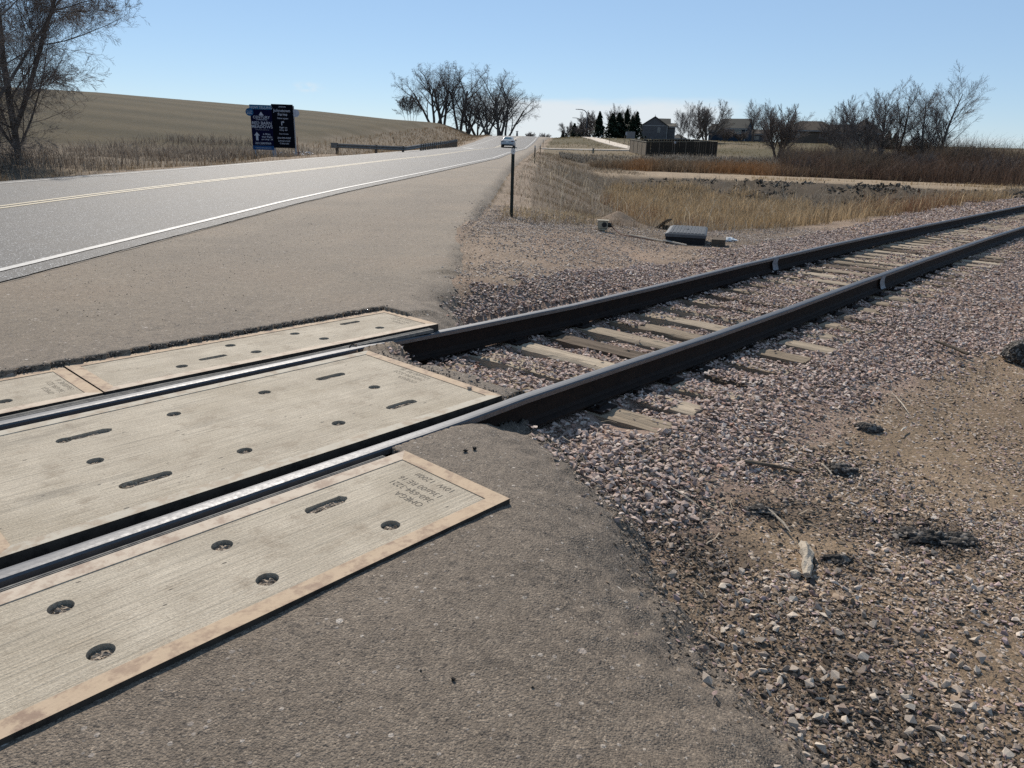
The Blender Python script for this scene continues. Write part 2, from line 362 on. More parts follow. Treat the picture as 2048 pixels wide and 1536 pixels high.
    c = s.mix(1.0, c, s.mix(s.mapr(n, .3, .7), (.78, .76, .75), (1.2, 1.2, 1.2)), 'MULTIPLY')
    s.set(Base_Color=c, Roughness=.85, Specular_IOR_Level=.3, Normal=s.bump(s.noise(160.0, 5, .65), .5, .003)); MT['stone'] = s.m
    def ostone(name, a, b, d):
        s = NT(name); oi = s.n('ShaderNodeObjectInfo'); r = oi.outputs['Random']
        n = s.noise(45.0, 5, .6)
        c = s.mix(r, a, b); c = s.mix(s.mapr(s.math('FRACT', s.math('MULTIPLY', r, 7.31)), .7, 1.0), c, d)
        c = s.mix(1.0, c, s.mix(s.mapr(n, .3, .7), (.75, .74, .73), (1.22, 1.22, 1.22)), 'MULTIPLY')
        s.set(Base_Color=c, Roughness=.85, Specular_IOR_Level=.3, Normal=s.bump(s.noise(140.0, 5, .65), .5, .003)); return s.m
    MT['ballast_o'] = ostone('ballast_stone', (.30, .222, .185), (.47, .37, .315), (.38, .32, .275))
    MT['gravel_o'] = ostone('gravel_stone', (.30, .24, .19), (.50, .43, .35), (.22, .15, .115))
    # plants, colour carried per blade
    s = NT('dry_plants'); c = s.attr('Col')
    tr = s.n('ShaderNodeBsdfTranslucent'); s.l(c, tr.inputs['Color']); mx = s.n('ShaderNodeMixShader'); mx.inputs[0].default_value = .35
    s.set(Base_Color=c, Roughness=.8, Specular_IOR_Level=.2); s.l(s.b.outputs[0], mx.inputs[1]); s.l(tr.outputs[0], mx.inputs[2]); s.l(mx.outputs[0], s.out.inputs[0]); MT['plants'] = s.m
    # concrete of the crossing panels, brushed lengthwise
    s = NT('brushed_concrete'); oi = s.n('ShaderNodeObjectInfo'); add = s.n('ShaderNodeVectorMath'); add.operation = 'ADD'; s.l(s.tc.outputs['Object'], add.inputs[0])
    cmb = s.n('ShaderNodeCombineXYZ'); s.l(s.math('MULTIPLY', oi.outputs['Random'], 37.0), cmb.inputs[0]); s.l(s.math('MULTIPLY', oi.outputs['Random'], 91.0), cmb.inputs[1]); s.l(cmb.outputs[0], add.inputs[1]); V0 = add.outputs[0]
    def sv(k):
        m = s.n('ShaderNodeMapping'); s.l(V0, m.inputs[0]); m.inputs['Scale'].default_value = k; return m.outputs[0]
    lines = s.noise(6.0, 3, .65, sv((.35, 15.0, 1.0))); fine = s.noise(6.0, 3, .65, sv((.9, 40.0, 1.0)))
    c = s.mix(s.mapr(s.noise(2.4, 7, .68, V0), .3, .7), (.350, .300, .232), (.520, .458, .366))
    c = s.mix(s.mapr(lines, .34, .50, .62, 0), c, (.235, .208, .165)); c = s.mix(s.mapr(fine, .40, .60, .35, 0), c, (.22, .195, .155))
    c = s.mix(s.mapr(s.noise(5.5, 8, .75, V0), .52, .68, 0, .75), c, (.225, .182, .135))
    c = s.mix(s.mapr(s.noise(1.5, 6, .62, V0), .48, .66, 0, .5), c, (.30, .255, .19))
    c = s.mix(s.mapr(s.noise(3.1, 6, .7, sv((.30, 1.5, 1))), .57, .70, 0, .6), c, (.17, .15, .122))
    sp_ = s.voro(30.0, sv((.7, 1.5, 1))); rr = s.sep(sp_.outputs['Color'])
    c = s.mix(s.math('MULTIPLY', s.math('GREATER_THAN', rr[0], .93), s.math('LESS_THAN', sp_.outputs['Distance'], s.mapr(rr[1], 0, 1, .03, .26))), c, (.13, .115, .095))
    c = s.mix(1.0, c, s.mix(s.mapr(s.noise(120.0, 4, .75, V0), .3, .7), (.72, .71, .70), (1.26, 1.26, 1.25)), 'MULTIPLY')
    hh = s.math('ADD', s.math('MULTIPLY', lines, 1.2), s.math('MULTIPLY', s.noise(140.0, 4, .7), .9))
    s.set(Base_Color=c, Roughness=.9, Specular_IOR_Level=.2, Normal=s.bump(hh, .8, .0045)); MT['concrete'] = s.m
    # rust-stained steel angle round each panel
    def rusty(name, a, b, d, m=0.0):
        s = NT(name); c = s.mix(s.noise(5.0, 6, .65), a, b); c = s.mix(s.mapr(s.noise(11.0, 7, .75), .47, .60, 0, .8), c, d)
        c = s.mix(s.mapr(s.noise(1.3, 4, .6), .5, .72, 0, .5), c, tuple(min(1, x*1.25) for x in a))
        s.set(Base_Color=c, Roughness=.78, Metallic=m, Specular_IOR_Level=.2, Normal=s.bump(s.noise(90.0, 4), .35, .003)); return s.m
    MT['frame'] = rusty('rust_stained_frame', (.34, .25, .165), (.43, .335, .24), (.20, .135, .10))
    MT['frame2'] = rusty('pale_dusty_frame', (.40, .325, .25), (.49, .42, .335), (.27, .195, .145))
    MT['shade_grime'] = rusty('shaded_grimy_side', (.040, .031, .024), (.075, .060, .046), (.02, .016, .013))  # panel sides and frame lips: flangeway shade painted in along with grime
    MT['frame3'] = rusty('cement_coloured_frame', (.34, .305, .245), (.42, .38, .31), (.27, .21, .15))
    MT['rust'] = rusty('rail_rust', (.014, .0085, .006), (.026, .015, .010), (.009, .006, .005))
    s = NT('polished_rail_head'); st = s.vec((.6, 40, 40)); f = s.noise(5.0, 5, .6, st); g = s.noise(50.0, 4, .7)
    s.set(Base_Color=s.mix(f, (.055, .057, .062), (.125, .128, .136)), Metallic=.7, Roughness=s.mapr(g, .3, .7, .46, .62), Normal=s.bump(f, .12, .002)); MT['steel'] = s.m
    s = NT('rail_gauge_corner'); f = s.noise(20.0, 5, .6)
    s.set(Base_Color=s.mix(f, (.10, .085, .08), (.22, .20, .19)), Metallic=.6, Roughness=.5); MT['corner'] = s.m
    s = NT('rail_seal_rubber'); f = s.noise(30.0, 5, .65)
    s.set(Base_Color=s.mix(s.mapr(f, .35, .7), (.085, .084, .082), (.20, .19, .17)), Roughness=.75, Specular_IOR_Level=.15); MT['rubber'] = s.m
    # weathered sleeper timber, grain along x
    def wood(name, a, b, crack=.85, gs=1.0):
        s = NT(name); oi = s.n('ShaderNodeObjectInfo'); g = s.noise(4.0, 6, .7, s.vec((.5, 13*gs, 13*gs)), dist=.3); g2 = s.noise(6.0, 4, .7, s.vec((.30, 17*gs, 17*gs)))
        c = s.mix(g, a, b); c = s.mix(s.mapr(g2, .34, .46, crack, 0), c, (.035, .026, .02)); c = s.mix(s.mapr(s.noise(3.0, 4), .5, .75, 0, .4), c, tuple(x*.6 for x in a)); c = s.mix(s.mapr(oi.outputs['Random'], 0, 1, 0, .85), c, s.mix(1.0, c, (.50, .47, .44), 'MULTIPLY'))
        s.set(Base_Color=c, Roughness=.9, Specular_IOR_Level=.2, Normal=s.bump(s.math('ADD', g, g2), .9, .006)); return s.m
    MT['tie'] = wood('sleeper_timber', (.28, .225, .165), (.47, .39, .29)); MT['tie_dark'] = wood('dark_sleeper_timber', (.13, .10, .075), (.25, .195, .145))
    MT['splinter'] = wood('bleached_timber', (.52, .45, .36), (.72, .65, .54), .8, 2.0); MT['board'] = wood('grey_board', (.10, .08, .06), (.19, .15, .11))
    MT['bark'] = simple('bark', (.105, .082, .066), .9, var=.35, sc=14, bump=.02); MT['twig'] = simple('twigs', (.17, .132, .11), .85, var=.2, sc=3)
    MT['bark_d'] = simple('dark_bark', (.10, .082, .070), .9, var=.35, sc=14, bump=.02); MT['twig_d'] = simple('grey_twigs', (.16, .13, .112), .85, var=.2, sc=3)
    MT['clod'] = None
    s = NT('broken_tarmac'); v = s.voro(60.0); f = s.noise(35.0, 5, .7)
    s.set(Base_Color=s.mix(s.math('MULTIPLY', s.math('GREATER_THAN', s.sep(v.outputs['Color'])[0], .72), .7), s.mix(f, (.018, .016, .014), (.075, .066, .058)), (.24, .21, .18)), Roughness=.75, Normal=s.bump(s.math('ADD', f, s.math('MULTIPLY', v.outputs['Distance'], -1.0)), 1.0, .012), Specular_IOR_Level=.12); MT['clod'] = s.m
    s = NT('hole_fill'); v = s.voro(120.0); r = s.sep(v.outputs['Color'])
    s.set(Base_Color=s.mix(r[0], (.12, .095, .07), (.38, .31, .24)), Roughness=.95, Normal=s.bump(v.outputs['Distance'], 1.0, .008)); MT['fill'] = s.m
    MT['engraved'] = simple('engraved_lettering', (.125, .108, .088), .9); MT['engraved2'] = simple('worn_engraved_lettering', (.19, .165, .13), .9)
    MT['black_plastic'] = simple('weathered_black_plastic', (.012, .012, .013), .6, var=.3, sc=20, bump=.002)
    MT['grey_plastic'] = simple('grey_moulded_plastic', (.085, .088, .092), .6, var=.2, sc=20)
    MT['tan_box'] = simple('tan_painted_metal', (.30, .26, .19), .55, var=.2, sc=12); MT['dark'] = simple('dark_rubber', (.02, .02, .02), .6)
    MT['black_post'] = simple('dark_green_post', (.016, .022, .018), .5); MT['reflector'] = simple('dull_white_reflector', (.55, .53, .50), .35)
    MT['white'] = simple('white_plastic', (.75, .75, .73), .6); MT['galv'] = simple('galvanised_steel', (.15, .14, .13), .6, .1, .2, 6)
    MT['post_wood'] = simple('guardrail_post_timber', (.13, .10, .075), .9, var=.3); MT['rustpost'] = simple('rusty_orange_rod', (.30, .085, .04), .7)
    MT['sign_navy'] = simple('navy_sign_face', (.006, .006, .028), .8, var=.05, spec=.05); MT['sign_black'] = simple('black_sign_face', (.004, .005, .009), .8, var=.05, spec=.05)
    MT['sign_blue'] = simple('blue_sign_band', (.012, .060, .16), .7, var=.05); MT['sign_teal'] = simple('teal_sign_band', (.018, .115, .20), .7, var=.05)
    MT['sign_disc'] = simple('blue_sign_disc', (.012, .09, .20), .7, var=.05); MT['lettering'] = simple('white_lettering', (.42, .42, .46), .5, var=.03)
    MT['sign_post'] = simple('grey_sign_post', (.33, .32, .33), .6, var=.1); MT['disc_back'] = simple('grey_sign_disc_back', (.42, .42, .46), .6)
    MT['gal'] = MT['galv']
build_materials()

# ------------------------------------------------------------------ ground, pavement, road
def rings(lo, hi, k, r0, k0=1.03):
    r = [r0]
    while r[-1] < hi: r.append(r[-1]*(k if r[-1] > lo else k0))
    return r
def fan(f0, f1, fine, coarse=math.radians(4)):
    th = list(np.arange(f0, f1, fine)); a = f1
    while a < f0+2*math.pi: th.append(a); a += coarse
    th.append(f0+2*math.pi); return np.array(th)
def polar(rs, th):
    R, T = np.meshgrid(rs, th, indexing='ij'); x = R*np.sin(T); y = R*np.cos(T)
    n, m = R.shape; i = np.arange(n-1)[:, None]*m+np.arange(m-1)[None, :]
    F = np.stack([i, i+1, i+1+m, i+m], -1).reshape(-1, 4)[:, ::-1]
    return x.ravel(), y.ravel(), F
def ground_colour(x, y):
    a, b = to_ab(x, y); r = np.hypot(x, y); az = np.arctan2(x, y); n = len(x)
    C = np.zeros((n, 3)); g = np.ones(n)
    def put(w, c, gr=None):
        nonlocal C, g
        w = np.clip(w, 0, 1)[:, None]; c = A_(c); C = C*(1-w)+c*w
        if gr is not None: g = g*(1-w[:, 0])+gr*w[:, 0]
    n1 = fbm(x*.7, y*.7, 4, 51); n2 = fbm(x*2.5, y*2.5, 4, 53); n3 = fbm(x*.05, y*.05, 5, 55); n4 = fbm(x*.3, y*.3, 4, 57)
    put(np.ones(n), (.185, .138, .094), 1)                                    # tan soil with gravel
    put(sm(.0, .5, n1)*.7, (.24, .18, .118)); put(sm(.1, .4, n2)*.5, (.13, .096, .066))
    far_side = sm(.2, 1.2, -b)*(y > 0)
    put(far_side, (.20, .152, .118), 1); put(far_side*sm(.05, .45, n1+.4*n2)*.7, (.28, .20, .148), .4)
    # dark, oily fines along the broken edge of the pavement and in spots
    e = paved(x, y)
    put((1-sm(.05, .65, np.abs(e+.12+n2*.3)))*(b > 1.0)*.6, (.07, .056, .045), 1)
    for (px, py, rad) in ((2.03, 3.1, .30), (1.62, 3.25, .26), (1.47, 2.83, .2), (1.35, 2.35, .2), (1.2, 2.0, .3), (.95, 2.9, .3), (1.75, 2.45, .16), (1.35, 3.3, .25), (2.9, 3.0, .3)):
        put((1-sm(rad*.3, rad*1.1, np.hypot(x-px, y-py)+n2*.16))*.6, (.05, .042, .037), 1)
    ball = (1-sm(1.75, 2.15, np.abs(b-.75)+n2*.35))*(a > 2.2); ball = np.maximum(ball, (1-sm(2.2+.18*np.clip(a-6, 0, 9), 2.9+.18*np.clip(a-6, 0, 9), b+n2*.4))*(b > .7)*(a > 2.6))
    put(ball, (.25, .185, .165), 1); put(ball*sm(.05, .45, n2)*(np.abs(b-.75) < .7)*.8, (.20, .15, .11), .8)
    # basin, spoil bank, dirt road, grass beyond
    wB = np.maximum(sm(3.6, 6.0, -b+n2*.6)*sm(16.3, 18.5, y+n2), sm(38, 50, r))
    put(wB, (.11, .08, .048), 0)
    emb = (x > xe(y))*(1-sm(5, 9, x-xe(y)+n4*2))*sm(12.5, 15, y+n2*2); put(emb, (.13, .102, .075), .1)
    put(sm(45, 49, r+n4*3)*(1-sm(57.0, 58, r+n4))*(az > .05), (.062, .048, .034), 0)
    put(sm(56.8, 58.4, r+n4*.8)*(1-sm(66, 67.5, r+n4))*(az > .10), (.27, .212, .148), .3)
    grass = sm(80, 92, r+n4*6); put(grass*(x > xe(y)), (.082, .068, .034), 0); put(grass*sm(-.1, .35, n3+.3*n4)*(x > xe(y)), (.15, .118, .076), 0)
    # left of the road: verge, weeds, ploughed hill
    dl = xc(y)-hwl(y)-x; left = (dl > 0)*(y > 4)
    put(left, (.20, .155, .11), .5); put(left*sm(1.2, 3.5, dl+n2), (.13, .105, .075), .2); put(left*(1-sm(.0, 1.1, dl))*.8, (.25, .20, .155), .9)
    f = left*sm(62, 70, r)*sm(9, 14, dl+n4*2)
    put(f, (.033, .026, .008), 0); put(f*sm(-.25, .45, n3+.35*n4)*.8, (.052, .039, .015)); put(f*sm(.0, .5, fbm(x*.012, y*.12, 4, 61))*.6, (.030, .025, .009))
    rows = .5+.5*np.sin((x*.35+np.sqrt(np.clip(r, 1, None))*9)*1.2); put(f*rows*.38*sm(.1, .3, .9+az*0), (.095, .073, .040))
    put((x > xe(y))*(np.abs(x-xe(y)) < 1.0)*(y > 8)*.7, (.25, .20, .155), .9)
    return np.clip(C*(1+.10*n2[:, None]), 0, 1), np.clip(g, 0, 1)

rs = rings(1.2, 9.0, 1.010, .12, 1.05) + []
rs = rs+rings(0, 70, 1.020, rs[-1]*1.02)[0:]; rs = rs+rings(0, 420, 1.018, rs[-1]*1.018); rs = rs+rings(0, 5200, 1.16, rs[-1]*1.16)
th = fan(math.radians(-41), math.radians(44), math.radians(.19))
x, y, F = polar(rs, th); Zg = land(x, y)
e_ = paved(x, y)
c_, g_ = ground_colour(x, y)
a_, b_ = to_ab(x, y)
Zg = np.where((e_ > .3) & (y < 14), Zg-.06, Zg)
gm = mesh_np('ground', np.stack([x, y, Zg], 1), F, MT['ground'], col=c_, smooth=True, extra={'grit': g_})
ground = tag(link('ground', gm), kind='structure')

# pavement (shoulder and crossing approaches)
rs2 = rings(1.2, 14.0, 1.0085, .2, 1.05); rs2 = rs2+rings(0, 270, 1.03, rs2[-1]*1.03)
x, y, F = polar(rs2, fan(math.radians(-46), math.radians(42), math.radians(.20), math.radians(5)))
Za, e2 = asphalt(x, y); e2 = np.where(y < -6, -9, e2); e2 = np.where(x < -22, -9, e2); e2 = np.where((x < xc(y)+3.0) & (y > 2.6), -9, e2); e2 = np.where((y > 14) & (x > xe(y)+2), -9, e2)
keep = (e2[F] > -.7).all(1)
a_, b_ = to_ab(x, y)
nn = fbm(x*.8, y*.8, 4, 71)[:, None]; n2 = fbm(x*3.5, y*3.5, 4, 73)[:, None]
dust = sm(-1.2, -.0, -(b_))[:, None]*.0+sm(.3, 2.2, -b_)[:, None]                 # dusty beyond the tracks, darker on this side
cA = A_((.150, .120, .091))*(1-dust)+A_((.180, .141, .098))*dust
cA = cA*(1+(.16+.20*dust)*nn+.12*n2)
brown = np.clip(sm(.05, .5, nn)*.5, 0, 1)*dust; cA = cA*(1-brown)+A_((.175, .125, .080))*brown
cr_ = (1-sm(.1, .9, e2))[:, None]*.45*(b_ > 1)[:, None]; cA = cA*(1-cr_)+A_((.085, .070, .058))*cr_
stre = sm(-.1, .35, fbm(x*.45, y*.06, 4, 77))[:, None]*.6*dust; cA = cA*(1-stre)+A_((.115, .088, .062))*stre
used = np.unique(F[keep]); remap = -np.ones(len(x), int); remap[used] = np.arange(len(used))
am = mesh_np('shoulder_pavement', np.stack([x, y, Za], 1)[used], remap[F[keep]], MT['asphalt'], col=np.clip(cA, 0, 1)[used], smooth=True)
tag(link('shoulder_pavement', am), kind='structure')

def strip(name, mat, offs, ys, lift, kind='structure', jag=0.0, parent=None, seed=0):
    """a sheet along the road between lateral offsets from the centre line"""
    ys = A_(ys); V = []; m = len(offs)
    for k, o in enumerate(offs):
        ox = o(ys) if callable(o) else np.full(len(ys), float(o))
        j = fbm(ys*6.0+k*31, ys*0+seed, 3, 81+seed)*jag if k in (0, m-1) else 0
        xx = xc(ys)+ox+j; cw = .05*(1-np.clip(np.abs(ox)/4.5, 0, 1.6)**2)
        V.append(np.stack([xx, ys, zr(ys)+cw+lift], 1))
    V = np.stack(V, 1).reshape(-1, 3); i = np.arange(len(ys)-1)[:, None]*m+np.arange(m-1)[None, :]
    F = np.stack([i, i+1, i+1+m, i+m], -1).reshape(-1, 4)
    o = link(name, mesh_np(name, V, F, mat, smooth=True), parent)
    if kind: tag(o, kind=kind)
    return o
ysr = np.concatenate([np.arange(2.3, 40, .12), np.arange(40, 262, .8)])
lanes = strip('road', MT['road'], [lambda t: -hwl(t)-.04, -3.0, -1.0, 0, 1.0, 3.0, 4.36], ysr, .006, jag=.012)
ysp = np.concatenate([np.arange(2.3, 40, .25), np.arange(40, 215, 1.0)])
strip('joint_crack', MT['dark'], [4.39, 4.402], ysp[ysp < 45], .004, jag=.015, parent=lanes, kind=None, seed=7)
strip('edge_line', MT['white_paint'], [3.93, 4.04], ysp, .013, jag=.008, parent=lanes, kind=None, seed=1)
strip('edge_line', MT['white_paint'], [-4.06, -3.94], ysp, .013, jag=.008, parent=lanes, kind=None, seed=2)
strip('centre_line', MT['yellow_paint'], [.06, .17], ysp, .012, jag=.006, parent=lanes, kind=None, seed=3)
strip('centre_line', MT['yellow_paint'], [-.17, -.06], ysp, .012, jag=.006, parent=lanes, kind=None, seed=4)
# painted warning cross and stop bar on the oncoming lane far up the road
def road_mark(name, pts):
    V = [(xc(q)+p, q, float(zr(q))+.05*(1-(p/4.5)**2)+.015) for p, q in pts]
    me = bpy.data.meshes.new(name); me.from_pydata(V, [], [tuple(range(len(V)))]); me.materials.append(MT['white_paint']); link(name, me, lanes)
road_mark('painted_bar', [(-3.9, 77), (-.4, 77), (-.4, 77.8), (-3.9, 77.8)])
road_mark('painted_cross', [(-3.6, 84), (-3.1, 84), (-.5, 96), (-1.0, 96)]); 
V_ = [(-1.0, 84.4), (-.5, 84.4), (-3.1, 95.6), (-3.6, 95.6)]; road_mark('painted_cross', [(p, q+.0) for p, q in V_])
bpy.data.objects['painted_cross.001'].location.z = .004
road_mark('painted_bar', [(-3.9, 102), (-.4, 102), (-.4, 102.9), (-3.9, 102.9)])

# concrete pavement path on the right and the dirt patch by it
def ribbon(name, pts, w, mat, lift=.05, sub=14):
    P = []
    for i in range(len(pts)-1):
        for k in range(sub): t = k/sub; P.append((pts[i][0]*(1-t)+pts[i+1][0]*t, pts[i][1]*(1-t)+pts[i+1][1]*t))
    P.append(pts[-1]); P = A_(P, float); T = np.gradient(P, axis=0); T /= np.linalg.norm(T, axis=1)[:, None]; N_ = np.stack([T[:, 1], -T[:, 0]], 1)
    cols = []
    for s_ in (-.5, 0, .5):
        q = P+N_*w*s_; z = land(q[:, 0], q[:, 1]); z = np.maximum(z, land(P[:, 0], P[:, 1]))+lift; cols.append(np.stack([q[:, 0], q[:, 1], z], 1))
    V = np.stack(cols, 1).reshape(-1, 3); i = np.arange(len(P)-1)[:, None]*3+np.arange(2)[None, :]
    F = np.stack([i, i+1, i+4, i+3], -1).reshape(-1, 4)
    sk = V.copy(); sk[:, 2] -= .25; n = len(V); e1 = np.arange(len(P)-1)*3; e2_ = e1+2
    F2 = np.concatenate([F, np.stack([e1, e1+3, e1+3+n, e1+n], 1), np.stack([e2_, e2_+3, e2_+3+n, e2_+n], 1)])
    return tag(link(name, mesh_np(name, np.concatenate([V, sk]), F2, mat)), kind='structure')
MT['path'] = simple('path_concrete', (.50, .43, .35), .85, var=.12, sc=1.5)
ribbon('sidewalk', [(3.2, 112), (9, 113), (17, 115), (22, 116)], 2.2, MT['path'], .10)
ribbon('concrete_path', [(18.5, 116), (17.3, 128), (16.4, 145), (16.2, 165), (17.0, 192)], 2.8, MT['path'], .12)

# ------------------------------------------------------------------ crossing panels
def panel_mesh_slab(L, W, holes, slots, T=.19):
    """slab with sunk bolt holes; local x along the rails, y across, top at z 0"""
    loops = []
    def loop(pts): loops.append(pts)
    rect = [(-L/2, -W/2), (L/2, -W/2), (L/2, W/2), (-L/2, W/2)]
    for (hx, hy, hr) in holes: loop([(hx+hr*math.cos(2*math.pi*k/20), hy+hr*math.sin(2*math.pi*k/20)) for k in range(20)])
    rg = random.Random(int(L*W*1000)+len(slots))
    for (hx, hy, hl, hr) in slots:
        p = [(hx+hl/2+hr*math.cos(t), hy+hr*math.sin(t)) for t in np.linspace(-math.pi/2, math.pi/2, 9)]+[(hx-hl/2+hr*math.cos(t), hy+hr*math.sin(t)) for t in np.linspace(math.pi/2, 3*math.pi/2, 9)]
        loop([(a+rg.uniform(-.004, .004), b+rg.uniform(-.004, .004)) for a, b in p])
    vs = [Vector(p) for p in rect]; ed = [(0, 1), (1, 2), (2, 3), (3, 0)]
    for lp in loops:
        o = len(vs); vs += [Vector(p) for p in lp]; ed += [(o+i, o+(i+1) % len(lp)) for i in range(len(lp))]
    ov, oe, of = delaunay_2d_cdt(vs, ed, [], 1, 1e-5)[:3]
    def inside(c, lp):
        r = False; j = len(lp)-1
        for i in range(len(lp)):
            if (lp[i][1] > c[1]) != (lp[j][1] > c[1]) and c[0] < (lp[j][0]-lp[i][0])*(c[1]-lp[i][1])/(lp[j][1]-lp[i][1])+lp[i][0]: r = not r
            j = i
        return r
    m = MB(); fs = []
    for f in of:
        cx = sum(ov[i][0] for i in f)/len(f); cy = sum(ov[i][1] for i in f)/len(f)
        if not any(inside((cx, cy), lp) for lp in loops): fs.append(tuple(f))
    m.add([(v[0], v[1], 0) for v in ov], fs)
    for lp in loops:
        n = len(lp); m.add([(p[0], p[1], 0) for p in lp]+[(p[0], p[1], -.045) for p in lp], [(i, (i+1) % n, n+(i+1) % n, n+i) for i in range(n)])
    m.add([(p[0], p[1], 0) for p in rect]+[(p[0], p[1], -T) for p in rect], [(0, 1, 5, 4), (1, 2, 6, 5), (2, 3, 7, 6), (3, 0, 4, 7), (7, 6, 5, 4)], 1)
    fill = []
    for lp in loops:
        f = MB(); cx = sum(p[0] for p in lp)/len(lp); cy = sum(p[1] for p in lp)/len(lp); n = len(lp)
        v = [(p[0], p[1], -.020+rg.uniform(-.005, .004)) for p in lp]+[(cx+(p[0]-cx)*.5, cy+(p[1]-cy)*.5, -.013+rg.uniform(-.006, .006)) for p in lp]+[(cx, cy, -.012)]
        f.add(v, [(i, (i+1) % n, n+(i+1) % n, n+i) for i in range(n)]+[(n+i, n+(i+1) % n, 2*n) for i in range(n)]); fill.append(f)
    return m, fill
def frame_mesh(L, W, w, pale_side=0):
    m = MB(); t = .0045
    o = [(-L/2-.002, -W/2-.002), (L/2+.002, -W/2-.002), (L/2+.002, W/2+.002), (-L/2-.002, W/2+.002)]; i_ = [(-L/2+w, -W/2+w), (L/2-w, -W/2+w), (L/2-w, W/2-w), (-L/2+w, W/2-w)]
    for k in range(4):
        a, b, c, d = o[k], o[(k+1) % 4], i_[(k+1) % 4], i_[k]
        mi = 1 if (pale_side and k == (0 if pale_side < 0 else 2)) else (2 if pale_side == 0 and k in (0, 2) else 0)
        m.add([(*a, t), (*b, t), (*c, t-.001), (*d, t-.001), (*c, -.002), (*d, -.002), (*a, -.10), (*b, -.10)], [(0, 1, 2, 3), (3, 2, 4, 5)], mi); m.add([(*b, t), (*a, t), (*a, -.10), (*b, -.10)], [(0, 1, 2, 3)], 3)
    return m
def place_track(o, a, b, z=0.0, extra=0.0):
    p = track(a, b, z, flat=True); o.location = p; o.rotation_euler = (0, 0, math.atan2(DY, DX)+extra)
def text_mesh(name, lines, mat, parent, T, bold=0.0, extr=.0, mats=None, font_scale=1.0):
    """lines: (text, x, y, size, align); T places the sheet; flat letters become one mesh"""
    bm = bmesh.new()
    for (txt, x_, y_, sz, al) in lines:
        cu = bpy.data.curves.new('t', 'FONT'); cu.body = txt; cu.size = sz; cu.align_x = al; cu.offset = bold*sz; cu.extrude = extr; cu.resolution_u = 3
        ob = bpy.data.objects.new('t', cu); COL.objects.link(ob)
        me = bpy.data.meshes.new_from_object(ob.evaluated_get(bpy.context.evaluated_depsgraph_get()))
        me.transform(Matrix.Translation((x_, y_, 0))); bm.from_mesh(me); bpy.data.meshes.remove(me); bpy.data.objects.remove(ob); bpy.data.curves.remove(cu)
    bm.transform(T); me = bpy.data.meshes.new(name); bm.to_mesh(me); bm.free(); me.materials.append(mat)
    return link(name, me, parent)
# local x of a panel runs along +a; local y runs along -b (left when looking down the track)
GW, FW = 1.268, .668
def make_panel(kind, a_end, label, text, L=2.475, jig=0.0, dz=0.0):
    L_ = L-.012
    if kind == 'gauge': W, b0 = GW, .137
    elif kind == 'near': W, b0 = FW, 1.640
    else: W, b0 = FW, -.800
    bc = b0+W/2; ac = a_end-L/2
    t = thing('crossing_panel', label, 'concrete panel', group='precast concrete panels of the rail crossing'); place_track(t, ac, bc, dz, jig)
    def loc(a, b): return (a-a_end+L/2, -(b-bc))
    if kind == 'near':
        holes = [(*loc(a_end+d, 2.14), .037) for d in (-1.49, -.985, -.48, -2.0)]+[(*loc(a_end+d, 1.84), .037) for d in (-1.50, -.99)]
        slots = [(*loc(a_end-.56, 1.835), .13, .030), (*loc(a_end-1.93, 1.835), .13, .030)]
    elif kind == 'gauge':
        holes = [(*loc(a_end+d, .45), .035) for d in (-1.46, -.95, -1.97)]+[(*loc(a_end+d, 1.13), .035) for d in (-1.43, -.92, -1.94)]+[(*loc(a_end-.44, .79), .035), (*loc(a_end-1.95, .79), .035)]
        slots = [(*loc(a_end-.51, .45), .14, .030), (*loc(a_end-.51, 1.13), .14, .030), (*loc(a_end-1.86, 1.13), .14, .030), (*loc(a_end-1.86, .45), .14, .030)]
    else:
        holes = [(*loc(a_end+d, -.34), .036) for d in (-.42, -.92, -1.45, -1.95)]+[(*loc(a_end+d, -.60), .036) for d in (-1.0, -1.5)]
        slots = [(*loc(a_end-.5, -.62), .13, .028), (*loc(a_end-1.72, -.40), .13, .028)]
    m, fills = panel_mesh_slab(L_, W, holes, slots); slab = m.obj('slab', [MT['concrete'], MT['shade_grime']], t)
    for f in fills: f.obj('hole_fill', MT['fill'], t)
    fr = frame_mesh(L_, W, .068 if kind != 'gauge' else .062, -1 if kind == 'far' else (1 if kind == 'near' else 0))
    fr.obj('steel_frame', [MT['frame'], MT['frame2'], MT['frame3'], MT['shade_grime']], t)
    if text:
        # letters are read from the far side: their up points back down the track
        R = Matrix(((0, -1, 0, 0), (1, 0, 0, 0), (0, 0, 1, 0), (0, 0, 0, 1)))
        bt = text[0]; text = (text[0], text[1], text[2]*.94, text[3]); T = Matrix.Translation((*loc(a_end-text[1], bt), .0012)) @ R
        sz = text[2]
        for i, s_ in enumerate(text[3]): text_mesh('engraved_text', [(s_, 0, -i*sz*1.12-(sz*.3 if i > 2 else 0), sz, 'LEFT')], MT['engraved' if kind == 'near' else 'engraved2'], t, T, bold=-.016)
    return t
TXT = ['OMEGA', '360-694-3221', '136#00 RE 16', '10W  1200#']
make_panel('near', 1.97, 'concrete panel nearest the camera, with engraved lettering in its corner and wide rust border', (2.105, .28, .050, TXT))
make_panel('near', 1.97-2.475, 'outer concrete panel whose end lies just past the lower left of the picture', None)
make_panel('gauge', 2.87, 'wide concrete panel between the two rails with a small stone near its corner', (.89, .19, .052, TXT))
make_panel('gauge', 2.87-2.475, 'wide concrete panel between the rails cut off by the left edge of the picture', (.89, .19, .052, TXT))
make_panel('far', 3.75, 'narrow concrete panel beyond the far rail, reaching the asphalt corner', (-.30, .19, .048, TXT))
make_panel('far', 3.75-2.475, 'dusty narrow concrete panel beyond the far rail at the left edge, second from the end', (-.30, .19, .048, TXT), jig=.004, dz=-.004)
